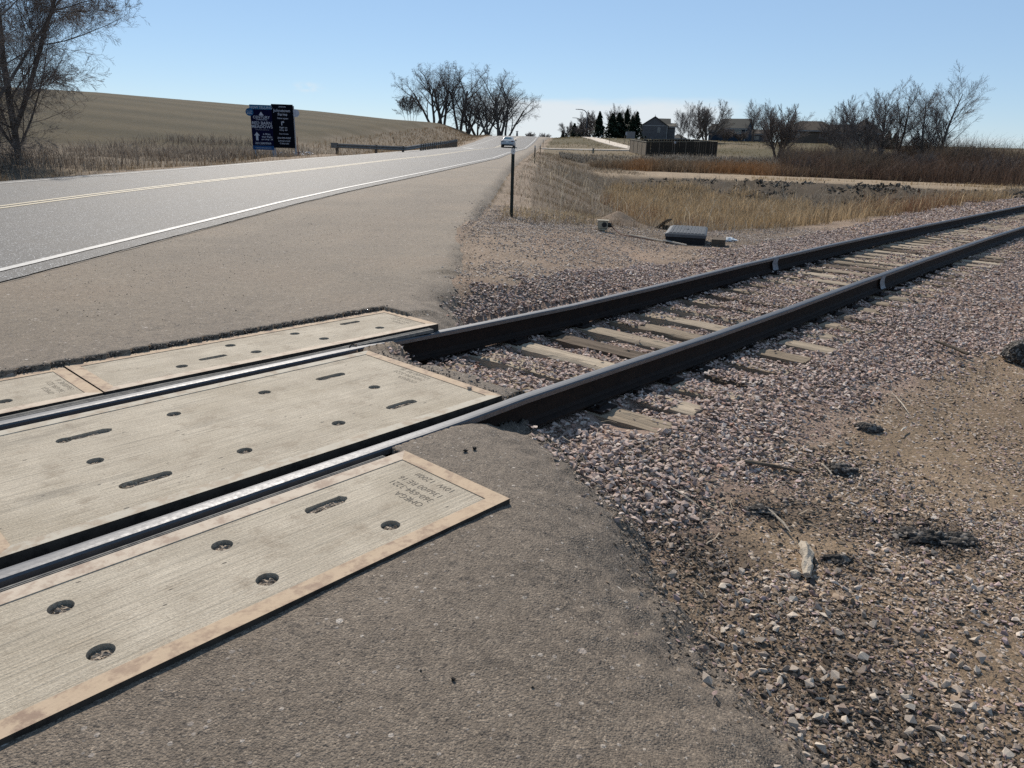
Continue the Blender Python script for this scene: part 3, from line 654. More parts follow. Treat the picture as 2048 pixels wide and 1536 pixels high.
for k_ in (2, 3, 4):
    for kind, ae in (('near', 1.97), ('gauge', 2.87), ('far', 3.75)):
        make_panel(kind, ae-2.475*k_, {'near': 'outer', 'gauge': 'middle', 'far': 'far side'}[kind]+' concrete panel hidden left of the picture, %s from the end of its row' % ('third', 'fourth', 'fifth')[k_-2], None)

# rubber seals along the field side of each rail
def seal(label, b_in, b_out, a0, a1, wav):
    prof = [(0, -.03), (.02, -.008), (.22, -.006), (.24, -.020), (.30, -.020), (.32, -.006), (.42, -.006), (.44, -.020), (.50, -.020), (.52, -.006), (.62, -.006), (.64, -.020), (.70, -.020), (.72, -.006), (.98, -.006), (1.0, -.03)]
    V = []; A = np.arange(a0, a1, .08); m = len(prof)
    for a in A:
        w_ = wav*(.5+.5*math.sin(a*2.9+1))*1.0
        for t_, z in prof:
            p = track(a, b_in*(1-t_)+b_out*t_, z-.01+w_*t_*.25 if False else z-.004, flat=True)
            sh = w_*t_; p.x += NX*sh; p.y += NY*sh; V.append(p[:])
    V = np.array(V); i = np.arange(len(A)-1)[:, None]*m+np.arange(m-1)[None, :]
    F = np.stack([i, i+1, i+1+m, i+m], -1).reshape(-1, 4)
    return tag(link('rubber_rail_seal', mesh_np('rubber_rail_seal', V, F, MT['rubber'])), label, 'rubber seal', 'ribbed rubber seals beside the rails')
seal('ribbed dark rubber seal between the near rail and the nearest concrete panel', 1.582, 1.636, -11, 1.95, 0)
seal('loose wavy rubber seal between the far rail and the dusty far concrete panels', -.066, -.124, -11, 3.72, .028)

# ------------------------------------------------------------------ the track
trk = thing('railroad_track', 'single railway track of rusty rails on wooden sleepers running to the right', 'railroad track', track(0, .755, 0, True))
inv = trk.matrix_world.copy(); trk_loc = trk.location.copy()
def tpt(a, b, z): return track(a, b, z)-trk_loc
PROF = [(-.0365, -.010), (-.030, -.002), (-.014, 0), (.014, 0), (.030, -.002), (.0365, -.010), (.0365, -.036), (.012, -.049), (.0088, -.095), (.010, -.145), (.030, -.163), (.076, -.174), (.076, -.186),
        (-.076, -.186), (-.076, -.174), (-.030, -.163), (-.010, -.145), (-.0088, -.095), (-.012, -.049), (-.0365, -.036)]
def rail(bc, jitter):
    A = np.concatenate([np.arange(-12, 52, .25)]); m = len(PROF); V = []
    for a in A:
        for (pb, pz) in PROF: V.append(tpt(a, bc+pb, pz)[:])
    V = A_(V); n = len(A); F = []; mi = []
    for i in range(n-1):
        for k in range(m):
            k2 = (k+1) % m; F.append((i*m+k, i*m+k2, (i+1)*m+k2, (i+1)*m+k)); mi.append(0 if k in (0, 1, 2, 3, 4) else (2 if k in (5, 19) else 1))
    F = A_(F)
    return link('rail', mesh_np('rail', V, F, [MT['steel'], MT['rust'], MT['corner']], midx=mi), trk)
railA = rail(0.0, 0); railB = rail(1.51, 0)
MT['weld'] = simple('pale_weld_residue', (.20, .20, .205), .7, var=.3, sc=30)
for (rl, bc, aw) in ((railA, 0, 10.0), (railB, 1.51, 9.7)):     # pale casting residue at a welded joint
    V = []; prof = [(.0375, -.010), (.0385, -.038), (.036, -.060), (.038, -.095), (.044, -.135), (.056, -.158), (.070, -.166)]
    for j, da in enumerate(np.linspace(-.085, .085, 7)):
        for i, (pb, pz) in enumerate(prof):
            j_ = .006*math.sin(j*2.1+i*1.7) if 0 < j < 6 else -.004; V.append(tpt(aw+da+.012*math.sin(i*1.9), bc+pb+.004+j_, pz)[:])
    i = np.arange(6)[:, None]*7+np.arange(6)[None, :]; F = np.stack([i, i+1, i+8, i+7], -1).reshape(-1, 4)
    link('weld_patch', mesh_np('weld_patch', V, F, MT['weld'], smooth=True), rl)

rg = random.Random(4)
def tie_mesh(seed, mats, L=2.76, W=.225, T=.18):
    nx, ny = 48, 9; r = np.random.default_rng(seed); V = []; xs = np.linspace(-L/2, L/2, nx); ys = np.linspace(-W/2, W/2, ny)
    X, Y = np.meshgrid(xs, ys, indexing='ij')
    Z = fbm(X*1.6+seed*7, Y*38+seed*3, 3, seed)*.0065+fbm(X*5, Y*9+seed, 3, seed+3)*.004
    Z -= (np.abs(vnoise(X*.9+seed, Y*45, seed+5)) < .10)*.010
    endw = fbm(Y*30, X*0+seed, 2, seed+9)*.014
    X = X+np.where(np.abs(X) > L/2-.001, endw, 0); edge = (np.abs(Y) > W/2-.001); Z = Z-edge*(.006+.006*np.abs(fbm(X*9, Y, 2, seed+1))); Y = Y+edge*fbm(X*4, Y, 3, seed+2)*.006
    top = np.stack([X, Y, Z], -1).reshape(-1, 3); bot = top.copy(); bot[:, 2] = -T
    i = np.arange(nx-1)[:, None]*ny+np.arange(ny-1)[None, :]; F = np.stack([i, i+ny, i+ny+1, i+1], -1).reshape(-1, 4)
    n = len(top); S = []
    for k in range(nx-1): S += [(k*ny, (k+1)*ny, (k+1)*ny+n, k*ny+n), (k*ny+ny-1, (k+1)*ny+ny-1, (k+1)*ny+ny-1+n, k*ny+ny-1+n)]
    for k in range(ny-1): S += [(k, k+1, k+1+n, k+n), ((nx-1)*ny+k, (nx-1)*ny+k+1, (nx-1)*ny+k+1+n, (nx-1)*ny+k+n)]
    me = mesh_np('tie', np.concatenate([top, bot]), np.concatenate([F, A_(S)]), mats)
    bm = bmesh.new(); bm.from_mesh(me); bmesh.ops.recalc_face_normals(bm, faces=bm.faces); bm.to_mesh(me); bm.free(); return me
tms = [tie_mesh(s_, MT['tie']) for s_ in range(5)]+[tie_mesh(s_+7, MT['tie_dark']) for s_ in range(2)]
pl = MB(); pl.box((0, 0, .008), (.36, .195, .014))
for sx in (-.10, .10): pl.box((sx, 0, .020), (.02, .19, .016))
for sx, sy in ((-.125, .05), (.125, -.05), (-.125, -.06)): pl.box((sx, sy, .038), (.03, .022, .016)); pl.box((sx, sy, .026), (.016, .016, .03))
plate_me = pl.mesh('tie_plate', MT['rust'])
TIES = []
a = 3.65; k = 0
while a < 46.0:
    kind = 5+k % 2 if k in (3, 9, 16, 22, 29, 35) else k % 5
    o = link('tie', tms[kind], trk); b_c = .755+rg.uniform(-.04, .04)
    dz = -.207+rg.uniform(-.004, .004) - (.035 if k in (0, 5, 7, 8, 12, 13) else 0)*0
    o.location = tpt(a, b_c, dz); ang = math.atan2(DY, DX)-math.pi/2+rg.uniform(-.015, .015)
    slope = math.atan2(float(tb(a+.5)-tb(a-.5)), 1)
    o.rotation_euler = (0, 0, ang-slope)
    TIES.append(a)
    if a < 13:
        for bb in (0.0, 1.51):
            q = link('tie_plate', plate_me, o); q.location = (bb-b_c if True else 0, 0, .0)
    a += .483+rg.uniform(-.012, .012); k += 1

# ------------------------------------------------------------------ loose stone
def hull_mesh(seed, n=11, sq=(1, .78, .55), mat=None, name='stone', sub=False):
    r = random.Random(seed); bm = bmesh.new()
    for _ in range(n):
        v = Vector((r.gauss(0, 1), r.gauss(0, 1), r.gauss(0, 1))).normalized()*r.uniform(.8, 1.05)
        bm.verts.new((v.x*sq[0]*.5, v.y*sq[1]*.5, v.z*sq[2]*.5))
    res = bmesh.ops.convex_hull(bm, input=bm.verts); bmesh.ops.delete(bm, geom=[g for g in res['geom_interior'] if isinstance(g, bmesh.types.BMVert)], context='VERTS')
    bmesh.ops.triangulate(bm, faces=bm.faces)
    me = bpy.data.meshes.new(name); bm.to_mesh(me); bm.free()
    if mat: me.materials.append(mat)
    return me
def mesh_arrays(me):
    v = np.empty(len(me.vertices)*3, np.float32); me.vertices.foreach_get('co', v)
    f = np.empty(len(me.polygons)*3, np.int32); me.polygons.foreach_get('vertices', f); return v.reshape(-1, 3), f.reshape(-1, 3)
VAR = [mesh_arrays(hull_mesh(s_, 8+s_ % 3, (1, .55+.08*(s_ % 5), .28+.055*(s_ % 5)))) for s_ in range(14)]
def rots(n, r, flat=.5):
    """random orientation, lying mostly flat"""
    a = r.uniform(0, 2*np.pi, n); t = r.normal(0, flat, n); p = r.uniform(0, 2*np.pi, n)
    ca, sa, ct, st, cpp, spp = np.cos(a), np.sin(a), np.cos(t), np.sin(t), np.cos(p), np.sin(p); z = np.zeros(n); o = np.ones(n)
    Rz = np.stack([ca, -sa, z, sa, ca, z, z, z, o], 1).reshape(-1, 3, 3); Rx = np.stack([o, z, z, z, ct, -st, z, st, ct], 1).reshape(-1, 3, 3); Rp = np.stack([cpp, -spp, z, spp, cpp, z, z, z, o], 1).reshape(-1, 3, 3)
    return Rp @ Rx @ Rz
def scatter(name, P, size, colr, mat, seed, flat=.5, kind='stuff', parent=None, label=None, cat=None):
    r = np.random.default_rng(seed); n = len(P); R = rots(n, r, flat); vi = r.integers(0, len(VAR), n); Vs, Fs, Cs = [], [], []; off = 0
    for k, (v, f) in enumerate(VAR):
        idx = np.where(vi == k)[0]
        if not len(idx): continue
        w = np.einsum('nij,kj->nki', R[idx], v)*size[idx][:, None, None]+P[idx][:, None, :]
        Vs.append(w.reshape(-1, 3)); Fs.append((f[None]+(np.arange(len(idx))*len(v))[:, None, None]+off).reshape(-1, 3)); Cs.append(np.repeat(colr[idx], len(v), 0)); off += len(idx)*len(v)
    me = mesh_np(name, np.concatenate(Vs), np.concatenate(Fs), mat, col=np.concatenate(Cs)); return tag(link(name, me, parent), label, cat, kind=kind)
def pts_poly(r, n, a0, a1, b0, b1, dens=None):
    a = r.uniform(a0, a1, n); b = r.uniform(b0, b1, n); return a, b
def ab_xy(a, b): bb = b+TOFF; return DX*a+NX*bb, DY*a+NY*bb
def tie_free(a, b, r, lo=.06):
    """keep most stones off the sleeper tops and off the rails"""
    T = A_(TIES); d = np.abs(a[:, None]-T[None]).min(1); on = (d < .125) & (b-tb(a) > -.62) & (b-tb(a) < 2.14)
    return on
def stone_cols(r, n, kinds):
    c = np.zeros((n, 3)); pk = A_([k[2] for k in kinds]); pick = r.choice(len(kinds), n, p=pk/pk.sum()); t = r.random((n, 1))
    for i, (lo, hi, _) in enumerate(kinds):
        m = pick == i; c[m] = A_(lo)*(1-t[m])+A_(hi)*t[m]
    return c*(1+r.normal(0, .07, (n, 1)))
PINK = [((.265, .192, .160), (.44, .335, .285), .60), ((.37, .30, .255), (.52, .445, .385), .26), ((.12, .088, .072), (.20, .15, .122), .12), ((.38, .22, .16), (.44, .29, .23), .04)]
TAN = [((.20, .145, .10), (.36, .27, .19), .50), ((.34, .27, .22), (.50, .43, .36), .26), ((.07, .058, .05), (.13, .105, .09), .12), ((.26, .18, .16), (.36, .27, .25), .12)]
rr = np.random.default_rng(7)
# main ballast, densest near
TIE_VIS = {0: (1.62, 2.19), 1: (1.95, 2.18), 2: (1.50, 1.76), 3: (1.45, 1.71), 4: (9, 9), 5: (1.72, 2.14), 6: (1.68, 2.15)}
def buried(a, b):
    """sleeper stretches lying under stone"""
    T = A_(TIES); k = np.abs(a[:, None]-T[None]).argmin(1); n = fbm(a*.9+3, b*1.3, 3, 93)
    out = b > 1.55; lo = np.array([TIE_VIS.get(i, (1.6, 2.17))[0] for i in range(len(T))]); hi = np.array([TIE_VIS.get(i, (1.6, 2.17))[1] for i in range(len(T))])
    hi = np.where(np.arange(len(T)) < 7, hi, hi-.28*np.abs(np.sin(np.arange(len(T))*2.7))); vis = np.where(out, (b > lo[k]) & (b < hi[k]) & ((k < 7) | (n < -.02) ), np.where(k < 2, False, np.where(k < 6, ~((k == 5) & (b < .5)), n < np.where(a > 11, -.02, -.18))))
    vis = np.where(b < 0, n < -.35, vis)
    return ~vis
def ballast_pts(n, a0, a1, b0, b1, seed, smin, smax, thin0=1.0):
    r = np.random.default_rng(seed); a = r.uniform(a0, a1, n); b = r.uniform(b0, b1, n)
    x, y = ab_xy(a, b)
    edge = fbm(x*1.5, y*1.5, 3, 91)*.42
    wid = 2.62+.26*np.clip(a-6, 0, 12); left = -1.45-.08*np.clip(a-6, 0, 30)
    keep = (b < wid+edge) & (b > left-edge) & (paved(x, y) < .16+r.normal(0, .12, n)); keep &= r.random(n) < 1-.75*sm(-.35, .0, b-wid-edge)
    br = b-tb(a); keep &= ~((np.abs(br) < .085) | (np.abs(br-1.51) < .085))
    on = tie_free(a, b, r); keep &= (~on) | buried(a, br) | (r.random(n) < .015)
    inner = (br > .1) & (br < 1.4); thin = np.where(inner, .75, 1.0); thin = np.where(inner & (fbm(x*1.9, y*1.9, 3, 95) > .22), thin*.3, thin); keep &= r.random(n) < thin
    a, b, x, y = a[keep], b[keep], x[keep], y[keep]; s = smin+(smax-smin)*r.random(len(a))**1.5
    on = tie_free(a, b, r)
    z = np.maximum(land(x, y), np.where(paved(x, y) > -.1, asphalt(x, y)[0], -9))+s*r.uniform(.0, .45, len(a)); z = np.where(on, np.maximum(z, -.205+tz(a)+s*.25), z)
    return np.stack([x, y, z], 1), s
parts_ = [ballast_pts(72000, 2.2, 9, -1.7, 4.1, 11, .026, .060), ballast_pts(42000, 9, 17, -2.3, 7, 14, .036, .068), ballast_pts(26000, 17, 29, -3.4, 9, 15, .055, .09), ballast_pts(14000, 29, 48, -3.6, 8, 16, .08, .13)]
Pb = np.concatenate([q[0] for q in parts_]); Sb = np.concatenate([q[1] for q in parts_])
Cb = stone_cols(np.random.default_rng(12), len(Pb), PINK)
dist = np.hypot(Pb[:, 0], Pb[:, 1]); app = Sb/dist*(Pb[:, 1] > 0)*(dist > 2)
order = np.argsort(-app); big = order[:270]; rest = order[270:]
OST = [hull_mesh(100+s_, 11, (1, .55+.08*(s_ % 5), .30+.06*(s_ % 5)), MT['ballast_o'], 'ballast_stone') for s_ in range(10)]
GST = [hull_mesh(200+s_, 11, (1, .60+.08*(s_ % 5), .34+.06*(s_ % 5)), MT['gravel_o'], 'stone') for s_ in range(10)]
ballast = scatter('ballast', Pb[rest], Sb[rest], Cb[rest], MT['stone'], 13)
def single_stones(P, S, meshes, name, seed, parent):
    r = random.Random(seed)
    for p, s_ in zip(P, S):
        o = link(name, r.choice(meshes), parent); o.location = p; o.scale = (s_, s_, s_); o.rotation_euler = (r.gauss(0, .45), r.gauss(0, .45), r.uniform(0, 6.28))
single_stones(Pb[big], Sb[big], OST, 'ballast_stone', 3, ground)
# gravel of the verge on this side, by size
def gravel_pts(n, seed, smin, smax, pw, x0, x1, y0, y1, cond, sink=(.02, .25)):
    r = np.random.default_rng(seed); x = r.uniform(x0, x1, n); y = r.uniform(y0, y1, n); a, b = to_ab(x, y)
    k = cond(x, y, a, b, r); x, y = x[k], y[k]; s = smin+(smax-smin)*r.random(len(x))**pw
    return np.stack([x, y, np.maximum(land(x, y), np.where(paved(x, y) > -.2, asphalt(x, y)[0], -9))+s*r.uniform(*sink, len(x))], 1), s
def c_right(x, y, a, b, r):
    patch = fbm(x*1.6, y*1.6, 3, 97); e = paved(x, y)
    return (e < .16+r.normal(0, .14, len(x))) & (b > 2.0) & (r.random(len(x)) < np.clip(.70+patch*1.5, .12, 1)) & (np.hypot(x, y) > .9)
P1, S1 = gravel_pts(52000, 21, .013, .036, 1.5, .6, 7.5, 2.6, 9, c_right); P1b, S1b = gravel_pts(95000, 24, .007, .027, 1.5, .3, 3.1, 1.0, 4.1, c_right)
c_mid = lambda x, y, a, b, r: c_right(x, y, a, b, r) & (fbm(x*1.1+5, y*1.1, 3, 98) > -.12)
P2, S2 = gravel_pts(9000, 22, .018, .044, 2.6, .2, 7.5, 1.0, 9, c_mid, (.05, .3))
P3, S3 = gravel_pts(5200, 26, .022, .055, 1.7, .6, 2.6, 1.2, 4.2, c_mid, (.08, .32))
P2 = np.concatenate([P2, P3]); S2 = np.concatenate([S2, S3])
od = np.argsort(-(S2/np.hypot(P2[:, 0], P2[:, 1]))); bigg = od[:240]; rst = od[240:]
Pg = np.concatenate([P1, P1b, P2[rst]]); Sg = np.concatenate([S1, S1b, S2[rst]])
cg = stone_cols(np.random.default_rng(23), len(Pg), TAN)
eg = paved(Pg[:, 0], Pg[:, 1]); dk = (eg > -.45+.2*fbm(Pg[:, 0]*3, Pg[:, 1]*3, 2, 5)) & (np.random.default_rng(5).random(len(Pg)) < .7); cg[dk] *= .55
for (px, py, rad) in ((2.03, 3.1, .30), (1.62, 3.25, .26), (1.47, 2.83, .2), (1.35, 2.35, .2), (1.2, 2.0, .3), (.95, 2.9, .3), (1.35, 3.3, .25)):
    m_ = (np.hypot(Pg[:, 0]-px, Pg[:, 1]-py) < rad*.8) & (np.random.default_rng(6).random(len(Pg)) < .75); cg[m_] *= .45
scatter('gravel', Pg, Sg, cg, MT['stone'], 25)
single_stones(P2[bigg], S2[bigg], GST, 'stone', 5, ground)
# gravel pad beyond the tracks
def c_far(x, y, a, b, r):
    return (paved(x, y) < .12+r.normal(0, .15, len(x))) & (b < -.7) & (b > -9) & ((b > -4.6) | (y < 18.5)) & (r.random(len(x)) < np.clip(.68+fbm(x*.9, y*.9, 3, 99)*1.8, .12, 1))
P4, S4 = gravel_pts(90000, 27, .014, .052, 1.4, -1.2, 8, 5.5, 19, c_far)
scatter('pad_gravel', P4, S4, stone_cols(np.random.default_rng(28), len(P4), [((.25, .19, .15), (.40, .32, .265), .55), ((.38, .32, .265), (.52, .46, .39), .30), ((.12, .09, .08), (.18, .14, .12), .15)]), MT['stone'], 29, flat=.3)
# crumbs on the pavement and the panels
def on_pave(n, seed, x0, x1, y0, y1, smin, smax, pw, e0=0.02):
    r = np.random.default_rng(seed); x = r.uniform(x0, x1, n); y = r.uniform(y0, y1, n); z, e = asphalt(x, y); a, b = to_ab(x, y); s = smin+(smax-smin)*r.random(n)**pw
    k = (e > e0) & (z > -.2) & (x > xc(y)+4.5); return np.stack([x, y, z+s*.15], 1)[k], s[k]
P5, S5 = on_pave(26000, 31, -2.4, 1.5, .9, 4.4, .004, .013, 1.9); P6, S6 = on_pave(5000, 32, -5, .2, 4.5, 14, .006, .020, 2.4)
P5[:, 2] -= S5*.22
kk = np.random.default_rng(2).random(len(P6)) < np.where((P6[:, 0] < -2.6) & (P6[:, 1] > 6), .8, .25); P6, S6 = P6[kk], S6[kk]
P7, S7 = on_pave(14000, 36, -4.6, .2, 4.0, 9, .007, .016, 1.8); P7[:, 2] -= S7*.25
c5 = stone_cols(np.random.default_rng(33), len(P5), [((.085, .066, .048), (.20, .155, .112), .60), ((.22, .175, .13), (.44, .37, .29), .28), ((.03, .027, .024), (.06, .052, .045), .12)])
c7 = stone_cols(np.random.default_rng(37), len(P7), [((.16, .13, .10), (.28, .23, .18), .7), ((.30, .25, .20), (.46, .40, .33), .2), ((.05, .042, .035), (.09, .075, .06), .1)])
c6 = stone_cols(np.random.default_rng(34), len(P6), [((.05, .042, .035), (.11, .09, .075), .8), ((.25, .2, .17), (.35, .3, .26), .2)])
scatter('loose_grit', np.concatenate([P5, P6, P7]), np.concatenate([S5, S6, S7]), np.concatenate([c5, c6, c7]), MT['stone'], 35, flat=.3)
def edge_pts(n, seed, x0, x1, y0, y1, smin, smax, lo, hi):
    r = np.random.default_rng(seed); x = r.uniform(x0, x1, n); y = r.uniform(y0, y1, n); e = paved(x, y)+fbm(x*3.2, y*3.2, 4, 41)*.06; k = (e > lo+r.normal(0, .05, n)) & (e < hi-np.abs(r.normal(0, .12, n))); x, y = x[k], y[k]
    a, b = to_ab(x, y); k = (b-tb(a) > 1.62) | (b-tb(a) < -.12); x, y = x[k], y[k]; s_ = smin+(smax-smin)*r.random(len(x))**2; z = np.maximum(land(x, y), asphalt(x, y)[0]); return np.stack([x, y, z+s_*.12], 1), s_
eA = edge_pts(60000, 38, -1.4, 1.8, 1.0, 4.3, .006, .026, -.14, .34); eB = edge_pts(16000, 39, -2.2, 1.2, 4.2, 14, .010, .030, -.15, .22)
eP = np.concatenate([eA[0], eB[0]]); eS = np.concatenate([eA[1], eB[1]]); rq = np.random.default_rng(40)
near_ = np.arange(len(eP)) < len(eA[0]); ec = np.where(near_[:, None], stone_cols(rq, len(eP), [((.035, .028, .022), (.10, .08, .06), .62), ((.16, .125, .09), (.30, .24, .18), .38)]), stone_cols(rq, len(eP), [((.06, .048, .036), (.13, .10, .075), .15), ((.17, .13, .095), (.32, .25, .19), .85)]))
scatter('edge_crumbs', eP, eS, ec, MT['stone'], 43, flat=.4)
# broken rim of tarmac along the far panels and the panel ends
def rim(n, seed, f, smin=.008, smax=.026):
    r = np.random.default_rng(seed); P = []; S = []
    for _ in range(n):
        a, b, z = f(r); s_ = smin+(smax-smin)*r.random()**1.6; x_, y_ = ab_xy(a, b); P.append((x_, y_, z+s_*.2)); S.append(s_)
    return A_(P), A_(S)
q1 = rim(5200, 41, lambda r: (r.uniform(-2, 3.8), -.806-abs(r.normal(0, .022)), r.uniform(-.006, .030)), .008, .024)
q2 = rim(700, 42, lambda r: (2.89+abs(r.normal(0, .05)), r.uniform(.12, 1.42), r.uniform(-.05, -.02)))
q3 = rim(700, 43, lambda r: (1.985+abs(r.normal(0, .03)), r.uniform(1.62, 2.26), r.uniform(-.032, -.02)), .006, .016)
q4 = rim(700, 44, lambda r: (r.uniform(3.2, 3.6)+r.normal(0, .1), r.uniform(.15, 1.4), -.19))
qP = np.concatenate([q[0] for q in (q1, q2, q3)]); qS = np.concatenate([q[1] for q in (q1, q2, q3)])
scatter('broken_pavement_edge', qP, qS, stone_cols(np.random.default_rng(45), len(qP), [((.03, .026, .023), (.09, .078, .068), .8), ((.2, .17, .14), (.34, .29, .25), .2)]), MT['stone'], 46)

# ------------------------------------------------------------------ plants: blades and stems
def blades(name, P, h, w, col, seed, lean=.25, wind=(0, 0), label=None, parent=None, bend=.5):
    r = np.random.default_rng(seed); n = len(P); a = r.uniform(0, np.pi, n); dx = np.cos(a)*w/2; dy = np.sin(a)*w/2
    lx = r.normal(wind[0], lean, n)*h; ly = r.normal(wind[1], lean, n)*h; k = bend
    z0 = P[:, 2]; c0 = np.stack([P[:, 0], P[:, 1], z0], 1); c1 = c0+np.stack([lx*k*.5, ly*k*.5, h*.58], 1); c2 = c0+np.stack([lx, ly, h*np.sqrt(np.clip(1-.35*(lx**2+ly**2)/h**2, .2, 1))], 1)
    d = np.stack([dx, dy, dx*0], 1)
    V = np.stack([c0-d, c0+d, c1-d*.75, c1+d*.75, c2-d*.15, c2+d*.15], 1).reshape(-1, 3); o = np.arange(n)[:, None]*6
    F = np.concatenate([o+A_([0, 1, 3, 2])[None], o+A_([2, 3, 5, 4])[None]]); C = np.repeat(col*A_((.76, .73, .68)), 6, 0)
    return tag(link(name, mesh_np(name, V, F, MT['plants'], col=np.clip(C, 0, 1)), parent), label, kind='stuff')
def sample(n, seed, az0, az1, r0, r1, cond, rp=1.0):
    r = np.random.default_rng(seed); az = r.uniform(az0, az1, n); d = (r0**(2/rp)+(r1**(2/rp)-r0**(2/rp))*r.random(n))**(rp/2)
    x = d*np.sin(az); y = d*np.cos(az); k = cond(x, y, d, az, r); x, y = x[k], y[k]
    return np.stack([x, y, land(x, y)-.02], 1), r
def colmix(r, n, lo, hi, j=.12): t = r.random((n, 1)); return (A_(lo)*(1-t)+A_(hi)*t)*(1+r.normal(0, j, (n, 1)))
def patchy(x, y, f, s): return fbm(x*f, y*f, 4, s)
# tall tan grass of the basin
def c_bas(x, y, d, az, r):
    a, b = to_ab(x, y); n = fbm(x*.25, y*.25, 4, 111)
    return (x > xe(y)+5.5+n*2) & (-b > 3.1+.7*fbm(x*.8, y*.8, 3, 112)+1.6*(y < 19)) & (y > 16.4) & (d < 52+n*5-15*sm(.27, .42, az)*(.7+n)) & (r.random(len(x)) < .35+.65*sm(-.35, .15, patchy(x, y, .45, 113)))
P, r = sample(130000, 51, .05, .66, 17, 55, c_bas, 1.25); n = len(P); pn = patchy(P[:, 0], P[:, 1], .22, 114); dd = np.hypot(P[:, 0], P[:, 1])
c = colmix(r, n, (.24, .175, .108), (.60, .47, .305), .2); red = (sm(-.02, .3, pn)*sm(25, 29, dd)*(1-sm(35, 42, dd)))[:, None]*(r.random((n, 1)) < .65); c = c*(1-red)+A_((.22, .125, .08))*red
org = (sm(.0, .3, -pn)*(1-sm(24, 30, dd)))[:, None]*.6; c = c*(1-org)+A_((.38, .255, .12))*org
blades('basin_grass', P, (.15+.85*r.random(n)**1.3)*(.72+.55*fbm(P[:, 0]*1.7, P[:, 1]*1.7, 3, 131))*(1-.35*sm(.1, .4, -pn))*(1-.55*(1-sm(17.5, 22, dd))), .007+dd*.00036, c, 52, .32, (.05, -.02), 'tall tan and rust dry grass filling the hollow beyond the tracks')
# grey weeds on the slope of the road
def c_emb(x, y, d, az, r):
    n = fbm(x*.4, y*.4, 4, 115); e = x-xe(y)
    return (e > .25+.3*n) & (e < 8.5+2*n) & (y > 14.2+1.3*e*.35+n) & (y < 100) & (r.random(len(x)) < .25+.75*sm(-.2, .25, n))
P, r = sample(60000, 53, -.03, .36, 13, 90, c_emb, 1.7); n = len(P); dd = np.hypot(P[:, 0], P[:, 1]); e = P[:, 0]-xe(P[:, 1])
c = colmix(r, n, (.17, .135, .10), (.33, .275, .205)); wt = (sm(2.5, 5, e)*(r.random(n) < .45))[:, None]; c = c*(1-wt)+A_((.40, .36, .30))*wt; br = (r.random((n, 1)) < .3)*.8; c = c*(1-br)+A_((.17, .12, .08))*br
blades('embankment_weeds', P, r.uniform(.06, .30, n)*(.6+.5*sm(.5, 4, e)), .006+dd*.0004, c, 54, .5, (.1, -.1), 'grey brown weeds on the bank below the road shoulder')
P, r = sample(9000, 55, -.02, .12, 14, 23, lambda x, y, d, az, r: (np.hypot((x-1.0)/1.5, (y-17.0)/1.6) < 1+.3*fbm(x*2, y*2, 2, 3))); n = len(P)
blades('straw_tuft', P[:1000], r.uniform(.05, .2, len(P[:1000])), .012, colmix(r, len(P[:1000]), (.36, .28, .18), (.52, .43, .29)), 56, .8, (.3, -.2), 'pale straw matted grass by the marker post')
# orange reeds and brush beyond the dirt road
def c_or(x, y, d, az, r): n = fbm(x*.12, y*.12, 4, 117); return (x > xe(y)+6) & (r.random(len(x)) < .04+.9*sm(-.1, .2, n)) & (d > 68+n*3)
P, r = sample(34000, 57, .07, .47, 67, 83, c_or); n = len(P); pn = patchy(P[:, 0], P[:, 1], .13, 118)
c = colmix(r, n, (.10, .075, .052), (.25, .19, .135), .28); az_ = np.arctan2(P[:, 0], P[:, 1]); zone = np.exp(-((az_-.155)/.022)**2)+np.exp(-((az_-.285)/.05)**2)*.9; o_ = np.clip(zone*(.45+1.6*pn), 0, .85)[:, None]; c = c*(1-o_)+A_((.27, .145, .070))*o_
blades('orange_brush', P, r.uniform(.25, 1.15, n)*(.6+.5*sm(-.3, .3, pn)), .04, c, 58, .45, (0, 0), 'rust orange brush in a band beyond the dirt road')
def c_gr(x, y, d, az, r): return (r.random(len(x)) < .25+.9*sm(-.1, .2, fbm(x*.16, y*.16, 4, 119))) & (x > xe(y)+3)
P, r = sample(30000, 59, .03, .46, 82, 96, c_gr); n = len(P); c = colmix(r, n, (.16, .14, .12), (.40, .38, .35)); dk = (r.random((n, 1)) < .35)*1.; c = c*(1-dk)+A_((.07, .06, .05))*dk
blades('pale_dead_brush', P, r.uniform(.3, .9, n)*(.5+.5*sm(.14, .22, np.arctan2(P[:, 0], P[:, 1]))), .055, c, 60, .6, (0, 0), 'tangled pale grey dead brush in front of the wooden enclosure')
# dark red willow thicket
def c_wi(x, y, d, az, r): n = fbm(x*.1, y*.1, 4, 121); return (az > .335+.03*n) & (d > 68+n*4-6*sm(.5, .7, az)) & (r.random(len(x)) < .3+.8*sm(-.3, .1, n))
P, r = sample(60000, 61, .33, .80, 60, 96, c_wi); n = len(P); az = np.arctan2(P[:, 0], P[:, 1]); pn = patchy(P[:, 0], P[:, 1], .16, 123); p2_ = patchy(P[:, 0], P[:, 1], .6, 124)
c = colmix(r, n, (.075, .050, .040), (.150, .105, .083), .22); o_ = sm(-.05, .25, pn+.3*p2_)[:, None]*.8; c = c*(1-o_)+A_((.125, .105, .085))*o_
hh = r.uniform(.7, 2.7, n)*(.72+.5*sm(-.3, .3, pn)+.3*p2_)*(1+.18*sm(.47, .52, az)-.1*sm(.6, .7, az))
blades('willow_thicket', P, hh, .032, c, 62, .42, (0, 0), 'dense dark red willow thicket along the ditch at the right')
P, r = sample(5000, 63, .3, .75, 58, 66, lambda x, y, d, az, r: (d > 59+3*fbm(x*.2, y*.2, 3, 4)) & (d < 61+5*sm(.45, .65, az))); n = len(P)
